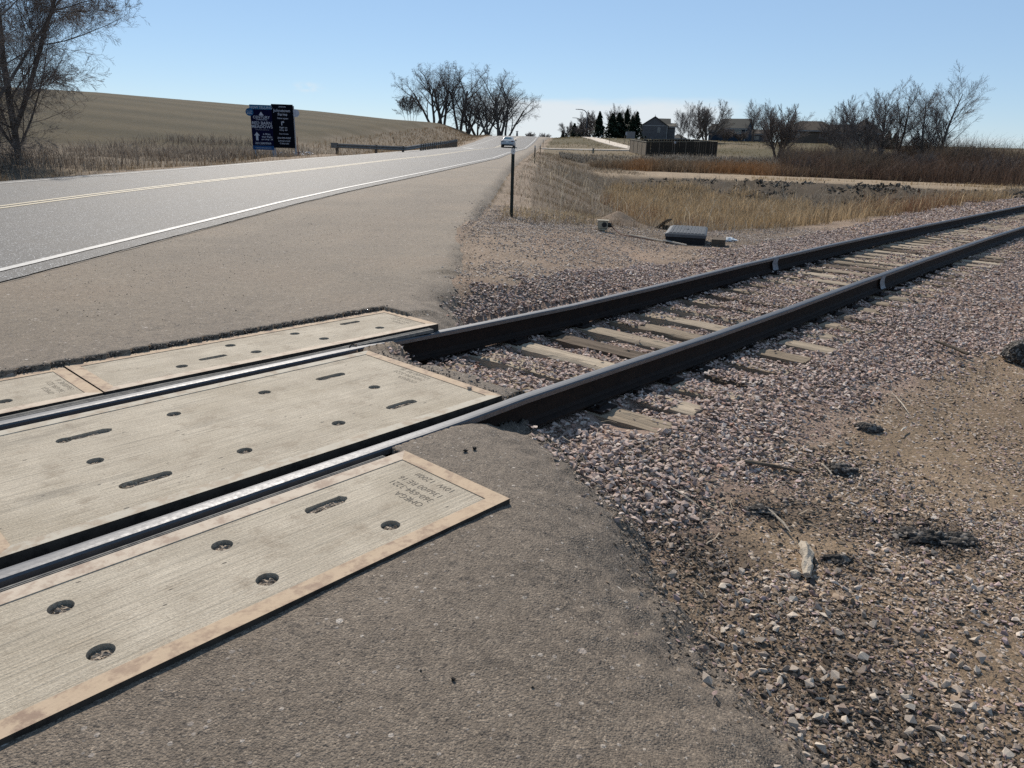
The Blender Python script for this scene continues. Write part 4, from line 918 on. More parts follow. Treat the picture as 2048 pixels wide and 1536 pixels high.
blades('roadside_straw', P[:1800], r.uniform(.08, .3, len(P[:1800])), .04, colmix(r, len(P[:1800]), (.35, .25, .14), (.5, .4, .26)), 64, .4, (0, 0))
P, r = sample(1300, 79, -.01, .62, 15, 56, lambda x, y, d, az, r: (x > xe(y)+.5) & (y > 15) & (-to_ab(x, y)[1] > 3.4)); n = len(P)
blades('dead_stalks', P, r.uniform(.4, 1.25, n), .005+np.hypot(P[:, 0], P[:, 1])*.0003, colmix(r, n, (.36, .31, .24), (.66, .60, .50)), 80, .75, (0, 0), 'scattered pale dead stalks standing out of the weeds and grass')
# spoil bank weeds
P, r = sample(9000, 65, .10, .66, 44, 57, lambda x, y, d, az, r: (r.random(len(x)) < sm(-.1, .2, fbm(x*.2, y*.2, 4, 124)))); n = len(P)
blades('spoil_bank_weeds', P, r.uniform(.15, .5, n), .03, colmix(r, n, (.17, .135, .10), (.40, .35, .29)), 66, .5, (0, 0), 'sparse grey weeds on the dark spoil bank')
rc = np.random.default_rng(88); az = rc.uniform(.12, .66, 16000); dd = rc.uniform(44, 57.4, 16000); k = rc.random(16000) < sm(-.25, .25, fbm(dd*.5, az*30, 3, 8))*(.35+.65*sm(.25, .36, az)); az, dd = az[k], dd[k]; xx, yy = dd*np.sin(az), dd*np.cos(az); ss = .08+.42*rc.random(len(xx))**4
scatter('soil_clods', np.stack([xx, yy, land(xx, yy)+ss*.05], 1), ss, stone_cols(rc, len(xx), [((.035, .028, .021), (.08, .062, .045), .6), ((.09, .072, .054), (.16, .13, .10), .4)]), MT['stone'], 89, flat=1.0)
# left verge
def c_l0(x, y, d, az, r): dl = xc(y)-hwl(y)-x; return (dl > .15+.25*fbm(x, y, 2, 1)) & (dl < 3.2) & (y > 8) & (r.random(len(x)) < .3+.7*sm(-.2, .2, fbm(x*.5, y*.5, 3, 125)))
P, r = sample(34000, 67, -.80, -.05, 18, 110, c_l0, 1.4); n = len(P); dd = np.hypot(P[:, 0], P[:, 1])
blades('verge_grass', P, r.uniform(.08, .34, n), .006+dd*.0004, colmix(r, n, (.20, .15, .10), (.36, .28, .19), .2), 68, .4, (0, 0), 'low dry grass along the far edge of the road')
def c_l1(x, y, d, az, r): dl = xc(y)-hwl(y)-x; n = fbm(x*.18, y*.18, 4, 126); return (dl > 2.6+n) & (dl < 21) & (y > 12) & (d < 72) & (r.random(len(x)) < (.12+.88*sm(-.25, .2, n))*(1-.75*sm(-.30, -.24, az)))
P, r = sample(52000, 69, -.80, -.10, 24, 74, c_l1, 1.3); n = len(P); dd = np.hypot(P[:, 0], P[:, 1]); pn = patchy(P[:, 0], P[:, 1], .2, 127); dl = xc(P[:, 1])-hwl(P[:, 1])-P[:, 0]
c = colmix(r, n, (.16, .13, .11), (.33, .30, .265)); br = ((dl < 5+pn*3)*(r.random(n) < .7))[:, None]*.8; c = c*(1-br)+A_((.27, .185, .10))*br; dk = (r.random((n, 1)) < .25)*.8; c = c*(1-dk)+A_((.08, .06, .05))*dk
blades('ditch_weeds', P, r.uniform(.2, .9, n)*(.5+.55*sm(2.5, 7, dl))*(1-.55*sm(-.36, -.26, np.arctan2(P[:, 0], P[:, 1]))), .007+dd*.0004, c, 70, .4, (0, 0), 'grey brown ditch weeds between the road and the ploughed hill')
def c_l2(x, y, d, az, r): dl = xc(y)-hwl(y)-x; return (dl > .6) & (dl < 11) & (d > 72) & (r.random(len(x)) < .3+.7*sm(-.2, .2, fbm(x*.12, y*.12, 3, 128)))
P, r = sample(22000, 71, -.30, -.01, 72, 200, c_l2, 1.2); n = len(P); dd = np.hypot(P[:, 0], P[:, 1])
blades('cutting_weeds', P, r.uniform(.1, .5, n), .0006*dd, colmix(r, n, (.19, .14, .09), (.33, .25, .17)), 72, .4, (0, 0), 'brown weeds on the bank below the ploughed hill')
P, r = sample(14000, 73, .0, .45, 98, 190, lambda x, y, d, az, r: (x > xe(y)+.6) & (r.random(len(x)) < .2+.8*sm(-.1, .3, fbm(x*.07, y*.07, 4, 129)))); n = len(P); dd = np.hypot(P[:, 0], P[:, 1])
blades('hill_grass', P, r.uniform(.06, .25, n), .0009*dd, colmix(r, n, (.17, .145, .08), (.30, .25, .16)), 74, .4, (0, 0), 'short dry grass on the rise in front of the houses')
# straws lying about the tracks
def straws(name, n, seed, x0, x1, y0, y1, cond):
    r = np.random.default_rng(seed); x = r.uniform(x0, x1, n); y = r.uniform(y0, y1, n); a, b = to_ab(x, y); k = cond(x, y, a, b); x, y = x[k], y[k]; n = len(x); L_ = r.uniform(.03, .14, n); an = r.uniform(0, 6.28, n)
    z = land(x, y)+.035; ex = np.cos(an)*L_; ey = np.sin(an)*L_; w = .0016; V = []
    p0 = np.stack([x, y, z], 1); p1 = np.stack([x+ex*.5-ey*.1, y+ey*.5+ex*.1, z+r.uniform(0, .02, n)], 1); p2 = np.stack([x+ex, y+ey, z], 1); q = np.stack([-np.sin(an)*w, np.cos(an)*w, an*0], 1)
    V = np.stack([p0-q, p0+q, p1-q, p1+q, p2-q, p2+q], 1).reshape(-1, 3); o = np.arange(n)[:, None]*6; F = np.concatenate([o+A_([0, 1, 3, 2])[None], o+A_([2, 3, 5, 4])[None]])
    return tag(link(name, mesh_np(name, V, F, MT['plants'], col=np.repeat(colmix(r, n, (.40, .33, .24), (.62, .54, .42)), 6, 0))), kind='stuff')
straws('loose_straw', 700, 75, .2, 6.5, 1.3, 9, lambda x, y, a, b: (paved(x, y) < 0) & (b > 1.6) & (fbm(x, y, 2, 8) > -.1))

# ------------------------------------------------------------------ trees
def grow(rg, segs, p, d, L, r, lv, S):
    n = S['n'][lv]; step = L/n; up_ = S['up'][lv]; wig = S['wig'][lv]; px, py, pz = p; dx, dy, dz = d; mx = len(S['n'])-1
    for i in range(n):
        dx += rg.gauss(0, wig); dy += rg.gauss(0, wig); dz += rg.gauss(0, wig)+up_; m = math.sqrt(dx*dx+dy*dy+dz*dz); dx /= m; dy /= m; dz /= m
        r1 = r*(1-S['tap'][lv]/n*(i+1)) if lv else r*(1-S['tap'][0]*(i+1)/n); r0 = r*(1-S['tap'][lv]/n*i)
        qx, qy, qz = px+dx*step, py+dy*step, pz+dz*step; segs.append((px, py, pz, qx, qy, qz, max(r0, S['min']), max(r1, S['min']), lv)); px, py, pz = qx, qy, qz
        if lv < mx and (i+1)/n > S['start'][lv]:
            k = S['kids'][lv]; k = int(k)+(rg.random() < k-int(k))
            for _ in range(k):
                an = rg.uniform(0, 2*math.pi); sp_ = S['ang'][lv]*rg.uniform(.7, 1.3); d0 = Vector((dx, dy, dz)); u = d0.cross(Vector((0, 0, 1)) if abs(dz) < .95 else Vector((1, 0, 0))).normalized(); w = d0.cross(u)
                nd = d0*math.cos(sp_)+(u*math.cos(an)+w*math.sin(an))*math.sin(sp_); t = rg.random(); fl = 1-.45*(i+1)/n
                grow(rg, segs, (px-dx*step*t, py-dy*step*t, pz-dz*step*t), tuple(nd), L*S['len'][lv]*fl*rg.uniform(.7, 1.2), r1*S['rad'][lv], lv+1, S)
def seg_mesh(name, segs, mat, k=3):
    S = A_(segs, float); p = S[:, 0:3]; q = S[:, 3:6]; t = q-p; t /= np.linalg.norm(t, axis=1)[:, None]+1e-9; ref = np.where((np.abs(t[:, 2]) < .9)[:, None], A_([0, 0, 1.]), A_([1., 0, 0])); u = np.cross(t, ref); u /= np.linalg.norm(u, axis=1)[:, None]; w = np.cross(t, u)
    V = []
    for base, rad in ((p-t*S[:, 6:7]*.3, S[:, 6]), (q+t*S[:, 7:8]*.3, S[:, 7])):
        for j in range(k): c_, s_ = math.cos(2*math.pi*j/k), math.sin(2*math.pi*j/k); V.append(base+(u*c_+w*s_)*rad[:, None])
    V = np.stack(V, 1).reshape(-1, 3); o = np.arange(len(S))[:, None]*2*k
    F = np.concatenate([o+A_([j, (j+1) % k, k+(j+1) % k, k+j])[None] for j in range(k)])
    return mesh_np(name, V, F, mat, smooth=k > 3)
def tree_meshes(seed, stems, S, dark=False, split=1):
    rg_ = random.Random(seed); segs = []
    for (p, d, L, r) in stems: grow(rg_, segs, p, Vector(d).normalized()[:], L, r, 0, S)
    tr = [s for s in segs if s[8] <= split]; tw = [s for s in segs if s[8] > split]
    return seg_mesh('trunk', tr, MT['bark_d' if dark else 'bark'], 6), seg_mesh('crown', tw, MT['twig_d' if dark else 'twig'], 3)
def put_tree(name, me, loc, rz, sc, label, cat='tree', group=None):
    t = thing(name, label, cat, loc, rz, group); t.scale = (sc, sc, sc) if isinstance(sc, (int, float)) else sc
    link('trunk', me[0], t); link('crown', me[1], t); return t
S_cotton = dict(n=[5, 7, 7, 6, 5], up=[.02, .045, .02, -.02, -.07], wig=[.06, .09, .13, .17, .22], tap=[.4, .7, .75, .7, .6], start=[.35, .15, .12, .1, .0], kids=[1.4, 1.05, 1.0, 1.1, 0], ang=[.72, .75, .8, .85, .9], len=[1.2, .66, .6, .55, .5], rad=[.60, .50, .42, .42, .5], min=.010)
S_bushy = dict(n=[6, 7, 6, 5], up=[.04, .06, .05, .02], wig=[.06, .10, .13, .16], tap=[.6, .75, .75, .7], start=[.25, .15, .1, .1], kids=[2.2, 1.8, 1.7, 0], ang=[.5, .55, .6, .6], len=[.72, .60, .58, .5], rad=[.55, .5, .45, .5], min=.009)
S_upr = dict(n=[9, 7, 6, 5], up=[.02, .09, .07, .03], wig=[.035, .07, .10, .14], tap=[.8, .8, .75, .7], start=[.2, .15, .1, .1], kids=[3.0, 1.8, 1.6, 0], ang=[.72, .6, .6, .6], len=[.56, .55, .55, .5], rad=[.40, .45, .45, .5], min=.008)
# the big tree at the left edge, leaning stem and long low boughs towards the road
S_big = dict(n=[9, 8, 7, 6, 4], up=[.01, .035, .03, .02, .02], wig=[.03, .06, .09, .12, .16], tap=[.6, .8, .75, .7, .6], start=[.10, .12, .12, .1, .1], kids=[2.1, 1.55, 1.4, 1.3, 0], ang=[1.0, .75, .65, .6, .6], len=[.48, .58, .58, .52, .5], rad=[.36, .45, .45, .45, .5], min=.0035)
TB = spot(38, 40)
mt = tree_meshes(5, [((0, 0, -.2), (.10, 0, 1), 13.5, .17), ((.15, 0, 1.6), (.52, -.05, .85), 10.5, .12), ((.1, 0, .5), (-.6, .2, .6), 8, .09)], S_big, True, 1)
put_tree('bare_tree', mt, TB, 0, (.82, .82, .97), 'large dark bare tree at the left edge with a stem leaning right')
TB2 = spot(-70, 37); mt2 = tree_meshes(8, [((0, 0, -.2), (.12, 0, 1), 12, .16), ((0, 0, .8), (.7, 0, .7), 8, .08)], S_big, True, 1)
put_tree('bare_tree', mt2, TB2, 1.1, 1.0, 'bare tree just off the left edge whose boughs reach into the picture')
# cottonwoods on the crest
cots = [tree_meshes(20+i, st, S_cotton, True, 2) for i, st in enumerate([
    [((0, 0, -.5), (-.05, 0, 1), 7, .30), ((-.5, 0, -.5), (-.55, .1, .8), 7.5, .26), ((.6, 0, -.5), (.4, -.1, .9), 7.5, .30)],
    [((0, 0, -.5), (-.25, 0, 1), 8, .29), ((.5, .2, -.5), (.10, 0, 1), 8, .34)],
    [((0, 0, -.5), (.1, 0, 1), 6.5, .27), ((.3, 0, 0), (.45, .1, .8), 7, .26), ((-.2, 0, 0), (-.3, 0, .9), 6.5, .26)],
    [((0, 0, -.5), (-.15, 0, 1), 7, .29), ((.3, 0, -.3), (.5, .1, .85), 8, .36), ((-.3, 0, 0), (-.6, 0, .8), 6.5, .24)]])]
for i, (u, D, mi, rz, sc, lab) in enumerate([
    (868, 213, 0, 0, 1.32, 'leftmost bare cottonwood on the crest with a wide bough to the left'), (888, 216, 1, 2.6, 1.3, 'bare cottonwood standing second from the left end of the crest row'), (916, 214, 1, 0, 1.36, 'bare cottonwood with twin trunks, tallest in the middle left of the crest row'),
    (936, 215, 2, .5, 1.15, 'slender bare cottonwood in the middle of the crest row'), (955, 220, 3, 3.3, 1.1, 'bare cottonwood behind the bank just right of the middle of the row'), (975, 207, 2, 2.2, 1.28, 'bare cottonwood standing at the top of the road bank'),
    (1001, 205, 1, 3.6, 1.30, 'bare cottonwood with leaning trunks next to the last of the row'), (1011, 206, 0, 3.1, 1.12, 'rightmost bare cottonwood of the row, drooping over the road crest')]):
    p = spot(u, D); put_tree('cottonwood_tree', cots[mi], p, rz, sc, lab, group='bare cottonwoods on the crest left of the road')
sap = tree_meshes(33, [((x_, 0, 0), (x_*.12, 0, 1), 5.0, .05) for x_ in (-1.5, -.7, 0, .6, 1.3)], dict(S_bushy, min=.012), False, 1)
put_tree('sapling_clump', sap, spot(822, 211), 0, 1, 'pale clump of thin saplings left of the cottonwoods', 'sapling')
# trees on the right
bushy = [tree_meshes(40+i, [((0, 0, -.3), (.05, 0, 1), 4.2, .20), ((.2, 0, 0), (.5, .1, .9), 4.6, .15), ((-.2, .1, 0), (-.5, -.1, .9), 4.4, .15), ((0, .2, 0), (.1, .5, .9), 4.0, .12), ((0, -.2, 0), (-.15, -.5, .9), 4.0, .12)], dict(S_bushy, min=.009), True, 1) for i in range(3)]
upr = [tree_meshes(50, [((0, 0, -.3), (.16, 0, 1), 11.5, .24)], S_upr, True, 1), tree_meshes(51, [((0, 0, -.3), (-.04, 0, 1), 10, .20), ((.3, 0, 0), (.25, .1, 1), 7.5, .12)], S_upr, True, 1), tree_meshes(52, [((0, 0, -.3), (-.06, .05, 1), 7.5, .15), ((.1, 0, 0), (.25, 0, 1), 7, .12)], S_upr, True, 1)]
S_oval = dict(n=[7, 7, 6, 5], up=[.03, .10, .07, .03], wig=[.05, .08, .11, .15], tap=[.7, .75, .75, .7], start=[.22, .12, .1, .1], kids=[2.3, 1.6, 1.45, 0], ang=[.75, .6, .6, .6], len=[.72, .58, .55, .5], rad=[.42, .45, .45, .5], min=.008)
oval = [tree_meshes(60+i, [((0, 0, -.3), (.04*(i-1), .03, 1), 6.2, .16), ((.1, 0, 0), (.22-.3*i, .1, 1), 5.0, .09)], S_oval, True, 1) for i in range(2)]
lean = tree_meshes(55, [((0, 0, -.3), (-.62, 0, .85), 6.8, .15), ((-.9, 0, 1.4), (-.15, .1, 1), 3.5, .07)], S_upr, True, 1)
for name, me, u, D, rz, sc, lab in [
    ('bare_tree', bushy[0], 1412, 160, 0, 1.35, 'rounded bare tree standing behind the right end of the wooden enclosure'),
    ('bare_tree', bushy[1], 1556, 97, .4, 1.12, 'spreading many-stemmed bare tree between the blue house and the brown roofs'),
    ('bare_tree', oval[0], 1680, 93, 0, .86, 'small bare tree in front of the gap between the two brown roofs'),
    ('leaning_tree', lean, 1748, 88, 0, .95, 'bare tree leaning left across the rightmost brown roof'),
    ('bare_tree', oval[0], 1760, 92, 1.0, 1.08, 'bare tree with a round top right of the leaning one'), ('bare_tree', oval[1], 1790, 95, 2.2, 1.06, 'bare tree beside the dark evergreen shrub'),
    ('bare_tree', upr[1], 1838, 93, .2, (.88, .88, .70), 'tall bare tree left of the tallest one'), ('bare_tree', upr[0], 1868, 92, 0, (.84, .84, .66), 'tallest bare tree at the right, leaning slightly right'),
    ('bare_tree', bushy[2], 1822, 97, 1.5, .62, 'low twiggy tree at the foot of the two tall ones'),
    ('bare_tree', bushy[1], 1178, 214, 1.0, 1.25, 'bare street tree behind the nearest street lamp'), ('bare_tree', bushy[0], 1240, 236, 2.0, 1.7, 'pale bare tree rising behind the evergreens'),
    ('bare_tree', upr[1], 1376, 215, 0, .82, 'narrow bare tree right of the grey gabled house'), ('bare_tree', upr[2], 1362, 225, 1, .95, 'thinner bare tree close to the grey gabled house'),
    ('bare_tree', oval[1], 1505, 190, .5, 1.2, 'bare tree right of the blue house'), ('bare_tree', bushy[2], 1660, 170, .8, .95, 'bare tree behind the first brown roof'), ('bare_tree', oval[0], 1530, 200, 3, 1.2, 'slim bare tree behind the spreading one'),
    ('bare_tree', bushy[1], 1715, 190, 2, 1.0, 'bare tree behind the rightmost brown roof'), ('bare_tree', bushy[2], 1142, 330, 0, 1.5, 'faint bare tree at the far end of the street row')]:
    put_tree(name, me, spot(u, D), rz, sc, lab, group='bare trees on the right')
# low twiggy bushes near the crest and on the right skyline
for u, D, sc, lab in [(1166, 200, .85, 'reddish twiggy bush under the nearest street lamp'), (1450, 185, .9, 'reddish hedge bush before the blue house'), (1480, 187, .7, 'low bush at the foot of the blue house wall'), (1395, 190, .7, 'low bush left of the rounded bare tree'),
    (1935, 100, .62, 'low rounded bush on the right skyline'), (1975, 102, .52, 'rightmost low bush on the skyline')]:
    put_tree('twiggy_bush', bushy[int(u) % 3], spot(u, D), u*.7, (sc, sc, sc*.62), lab, 'bush')

rv = random.Random(3)
WL = ['leftmost willow shrub of the thicket, below the blue house', 'second willow shrub of the thicket, left of the first brown roof', 'willow shrub in the thicket under the left end of the brown hip roof', 'willow shrub in the thicket under the middle of the brown hip roof', 'willow shrub in the thicket left of the leaning tree', 'willow shrub at the foot of the leaning tree', 'willow shrub between the leaning tree and the evergreen shrub', 'willow shrub below the dark evergreen shrub',
 'willow shrub left of the tall bare pair of trees', 'willow shrub at the foot of the second tallest tree', 'willow shrub at the foot of the tallest bare tree', 'willow shrub just right of the tallest bare tree', 'willow shrub under the left skyline bush', 'willow shrub between the two skyline bushes', 'second willow shrub from the right edge of the picture', 'rightmost willow shrub by the edge of the picture']
for k_ in range(16):
    u_ = 1590+k_*29+rv.uniform(-9, 9); D_ = rv.uniform(74, 88); m_ = bushy[k_ % 3]
    put_tree('willow_shrub', m_, spot(u_, D_), rv.uniform(0, 6), (.42*rv.uniform(.8, 1.2), .42, .36*rv.uniform(.8, 1.25)), WL[k_], 'shrub', 'willow shrubs in the thicket')
# evergreens: drooping sprays on a trunk
MT['needle'] = None
s = NT('evergreen_needles'); c = s.attr('Col'); s.set(Base_Color=c, Roughness=.7, Specular_IOR_Level=.25); MT['needle'] = s.m
def evergreen(seed, H, R, name='evergreen_tree', loose=.25, n=5200):
    r = np.random.default_rng(seed); t = r.random(n)**.8; z = H*(.05+.95*t); lay = np.floor(z/H*14); rmax = R*(1-t)**.8*(.82+.18*np.sin(lay*2.3+seed)); an = r.uniform(0, 2*np.pi, n); rad = rmax*(1-r.random(n)**2.2*.8)*(1+loose*np.sin(an*3+lay))
    P = np.stack([np.cos(an)*rad, np.sin(an)*rad, z-rad*.22], 1); L_ = r.uniform(.22, .5, n)*(.5+.6*(1-t)); o = np.stack([np.cos(an), np.sin(an), r.normal(-.15, .3, n)], 1); sd = np.stack([-np.sin(an), np.cos(an), r.normal(0, .4, n)], 1)
    w = r.uniform(.10, .22, n)[:, None]; V = np.stack([P-sd*w, P+sd*w, P+o*L_[:, None]], 1).reshape(-1, 3); F = np.arange(n*3).reshape(-1, 3); c = colmix(r, n, (.018, .028, .016), (.048, .066, .036))
    return mesh_np('crown', V, F, MT['needle'], col=np.repeat(c, 3, 0)), None, H
evs = [evergreen(1, 5.6, 1.5), evergreen(2, 5.0, 2.1, loose=.4), evergreen(3, 6.4, 1.9, loose=.5)]
tk = MB(); tk.tube([(0, 0, -.3), (0, 0, 2.5), (0, 0, 5)], [.14, .10, .03], 7); trunk_me = tk.mesh('trunk', MT['bark_d'])
for u, D, k, sc, lab in [(1197, 195, 0, 1.12, 'pointed dark spruce between the street lamp and the big evergreen group'), (1223, 196, 1, 1.18, 'left evergreen of the dense dark group'), (1236, 198, 1, 1.24, 'middle evergreen of the dense dark group'), (1251, 202, 0, 1.28, 'narrow pointed spruce behind the grey utility cabinet'),
    (1262, 196, 2, .86, 'left half of the pair of pines beside the grey house'), (1271, 197, 2, 1.02, 'tallest pine, right beside the grey gabled house'), (1148, 262, 1, 1.08, 'far rounded evergreen left of the street lamps'), (1161, 245, 1, .95, 'far evergreen just left of the nearest lamp post'), (1125, 330, 0, .92, 'farthest small evergreen by the road crest'), (1132, 345, 1, .8, 'second farthest small evergreen by the road crest'),
    (1773, 150, 1, .62, 'dark evergreen shrub right of the brown roofs'), (1787, 152, 1, .55, 'smaller dark evergreen shrub at the end of the fence')]:
    t = thing('evergreen_tree', lab, 'evergreen', spot(u, D), u*1.0, 'dark evergreens on the right'); t.scale = (sc, sc, sc); link('crown', evs[k][0], t); link('trunk', trunk_me, t)
# small round trees beyond the crest
for u, v, D, sc, lab in [(1060, 274, 420, 1.0, 'round tree beyond the road crest, left one'), (1089, 276, 420, 1.0, 'round tree beyond the road crest, right one'), (1077, 276, 440, .45, 'tiny tree between the two round ones beyond the crest'), (1038, 274, 430, .5, 'tiny tree at the foot of the far tower')]:
    p = at(u, v+3, D); p.z -= .8; put_tree('distant_tree', bushy[1], p, u, (sc*1.05, sc*1.05, sc*.75), lab)

# ------------------------------------------------------------------ things by the track
def face_rz(p): return -math.atan2(p.x, p.y)          # turn local -y towards the camera's side of the scene
def chunk(name, label, cat, p, sx, sy, sz, seed, mat='clod', det=4, rough=.35, rz=0.0, parent=None, sharp=False):
    bm = bmesh.new(); bmesh.ops.create_icosphere(bm, subdivisions=det, radius=.5); r = seed*13.7
    V = A_([v.co[:] for v in bm.verts]); n1 = fbm(V[:, 0]*3+r, V[:, 1]*3+V[:, 2]*2.3, 3, seed); n2 = fbm(V[:, 0]*11+r, V[:, 1]*11-V[:, 2]*9, 3, seed+3); k = 1+rough*n1+rough*.6*n2
    for v, kk in zip(bm.verts, k): v.co = Vector((v.co.x*kk*sx, v.co.y*kk*sy, v.co.z*kk*sz))
    me = bpy.data.meshes.new(name); bm.to_mesh(me); bm.free(); me.materials.append(MT[mat]); o = link(name, me, parent); o.location = p; o.rotation_euler = (0, 0, rz)
    return tag(o, label, cat) if label else o
def onl(x, y, dz=0.0): return Vector((x, y, float(land(x, y))+dz))
chunk('tarmac_lump', 'large black lump of old tarmac at the right edge of the picture', 'lump', onl(4.78, 6.38, .05), .62, .36, .30, 1, rz=.2)
chunk('tarmac_lump', 'small black tarmac lump lying between the pink ballast and the bare tan soil', 'lump', onl(2.42, 4.60, -.005), .19, .13, .09, 2)
chunk('tarmac_lump', 'crumbly black tarmac lump with a pale stick leaning against it', 'lump', onl(1.93, 3.88, -.005), .20, .13, .10, 3, rough=.5)
chunk('tarmac_lump', 'flat wide heap of crumbled black tarmac in the gravel at the lower right', 'lump', onl(2.05, 3.08, -.012), .26, .18, .085, 4, rough=.9, det=5)
chunk('tarmac_lump', 'oblong black tarmac lump beside the bleached splinter of wood', 'lump', onl(1.47, 2.84, .0), .13, .07, .06, 5)
rcm = np.random.default_rng(66); cx_ = []; 
for (px, py, rad, k_) in ((2.05, 3.08, .24, 420), (1.93, 3.88, .12, 140), (1.27, 3.27, .16, 260), (1.47, 2.84, .09, 90), (2.42, 4.6, .12, 90), (1.5, 3.3, .22, 260), (1.15, 2.15, .2, 200), (.78, 2.75, .16, 200), (.95, 3.25, .15, 180), (1.2, 1.75, .15, 160)): cx_.append(np.stack([px+rcm.normal(0, rad*.7, k_), py+rcm.normal(0, rad*.55, k_)], 1))
cx_ = np.concatenate(cx_); ss = .006+.022*rcm.random(len(cx_))**2; scatter('tarmac_crumbs', np.stack([cx_[:, 0], cx_[:, 1], land(cx_[:, 0], cx_[:, 1])+ss*.3+.004], 1), ss, stone_cols(rcm, len(cx_), [((.018, .016, .014), (.05, .044, .038), 1.0)]), MT['stone'], 67)
chunk('tarmac_lump', 'small dark tarmac crumb heap left of the bleached splinter', 'lump', onl(1.27, 3.27, .0), .16, .10, .05, 6, rough=.6)
for i, (x_, y_, sz_, lab) in enumerate([(-.249, 4.031, .035, 'small brown stone resting on the corner of the wide middle panel'), (-.21, 3.143, .028, 'black pebble on the asphalt hump beside the near rail, left of a pair'), (-.171, 3.175, .030, 'dark pebble on the asphalt hump beside the near rail, right of a pair'),
        (-.136, 1.61, .016, 'small black pebble alone on the near asphalt below the nearest panel'), (-.228, 1.644, .009, 'tiny black pebble left of the larger one on the near asphalt'), (.079, 1.596, .011, 'tiny dark pebble at the bottom middle of the near asphalt')]):
    z_ = 0.0 if i == 0 else float(asphalt(A_([x_]), A_([y_]))[0][0])
    me = hull_mesh(300+i, 14, (1, .85, .7), MT['clod'] if i else MT['gravel_o'], 'pebble'); o = link('pebble', me); o.location = (x_, y_, z_+sz_*.3); o.scale = (sz_,)*3; tag(o, lab, 'pebble')
# bleached splinter of sleeper
def splinter(label, p, q, w, h, mat, name='wood_splinter', seed=1, taper=.55):
    r = random.Random(seed); p = Vector(p); q = Vector(q); d = q-p; L = d.length; n = 9; m = MB(); rings_ = []; K = 8
    for i in range(n):
        t = i/(n-1); c = p+d*t; s_ = Vector((-d.y, d.x, 0)).normalized(); f = (1-taper*abs(2*t-1)**2.2)*(.85+.3*r.random()); bend = math.sin(t*3.1)*.02*L
        rings_.append([c+s_*(w*f*.5*math.cos(2*math.pi*k/K)*(1+.25*r.uniform(-1, 1))+bend)+Vector((0, 0, h*f*(.5+.5*math.sin(2*math.pi*k/K))*(1+.2*r.uniform(-1, 1)))) for k in range(K)])
    vs = [v-p for g in rings_ for v in g]; fs = [(i*K+k, i*K+(k+1) % K, (i+1)*K+(k+1) % K, (i+1)*K+k) for i in range(n-1) for k in range(K)]+[tuple(range(K))[::-1], tuple(range((n-1)*K, n*K))]
    m.add(vs, fs); o = m.obj(name, MT[mat]); o.location = p; return tag(o, label, 'wood piece' if w > .012 else 'stick')
splinter('bleached splintered chunk of wood standing out in the gravel at the lower right', onl(1.37, 2.97, .01), onl(1.262, 2.655, .02), .052, .040, 'splinter', seed=3, taper=.35)
chunk('wood_knot', None, None, Vector((0, 0, 0)), .05, .04, .04, 9, 'splinter', 2)
_k = bpy.data.objects['wood_knot']; _k.parent = bpy.data.objects['wood_splinter']; _k.location = Vector((1.235, 2.70, 0))-Vector((1.37, 2.97, 0))+Vector((0, 0, .015))
for a_0, a_1, w_, lab, nm in [((1.296, 3.248), (1.336, 3.051), .012, 'pale thin stick pointing at the bleached splinter', 'stick'), ((.827, 3.366), (.944, 3.211), .010, 'pale stick near the asphalt edge in the ballast', 'stick'), ((1.821, 3.90), (1.836, 3.773), .010, 'short pale stick leaning on the crumbly tarmac lump', 'stick'),
        ((2.935, 5.341), (2.869, 4.933), .006, 'thin dry stalk lying where ballast meets tan soil', 'stick'), ((2.62, 4.55), (2.72, 4.66), .012, 'stubby wood chip on the tan soil', 'stick'), ((1.75, 2.2), (1.80, 2.05), .004, 'thin twig in the gravel near the lower right', 'stick')]:
    splinter(lab, onl(*a_0, .03), onl(*a_1, .025), w_, w_*.8, 'splinter', nm, seed=len(lab))
splinter('dark brown broken slat lying on the ballast at the right', onl(4.004, 6.699, .05), onl(4.161, 6.417, .03), .045, .03, 'board', 'broken_board', 5, .2)
splinter('long thin grey board half sunk in the ballast edge', onl(1.338, 3.80, .03), onl(1.66, 3.755, .02), .03, .02, 'board', 'broken_board', 6, .2)

# marker posts with round reflectors
def marker(label, p, H, W=.07, lean=0.0, disc=True):
    t = thing('marker_post', label, 'marker post', p, 0, 'marker posts along the road shoulder'); t.rotation_euler = (0, lean, 0)
    m = MB(); w = W/2; pr = [(-w, 0), (-w*.5, .012), (w*.5, .012), (w, 0), (w, -.004), (w*.5, .007), (-w*.5, .007), (-w, -.004)]
    m.prism(pr, -.25, H); m.box((-w*.62, 0.004, H+.012), (w*.7, .012, .03)); m.box((w*.62, .004, H+.012), (w*.7, .012, .03)); m.obj('post', MT['black_post'], t)
    if disc:
        d = MB(); n = 20; d.prism([(.047*math.cos(2*math.pi*k/n), .058*math.sin(2*math.pi*k/n)) for k in range(n)], 0, .006, T=Matrix.Translation((0, -.006, H-.055)) @ Matrix.Rotation(math.pi/2, 4, 'X')); d.obj('reflector', MT['reflector'], t)
        d = MB(); d.box((.004, -.013, H-.055), (.012, .004, .016)); d.obj('bolt', MT['dark'], t)
    return t
marker('tall black marker post with a white round reflector, nearest the tracks', onl(-.12, 16.1), 1.42)
p = spot(1069, 46); marker('second black marker post along the shoulder, thin and dark', p, 1.02)
p = spot(1080, 74); marker('third black marker post, partly hidden by weeds', p, .95)
p = spot(1086, 118); marker('farthest marker post, thin against the road', p, 1.12, .06)
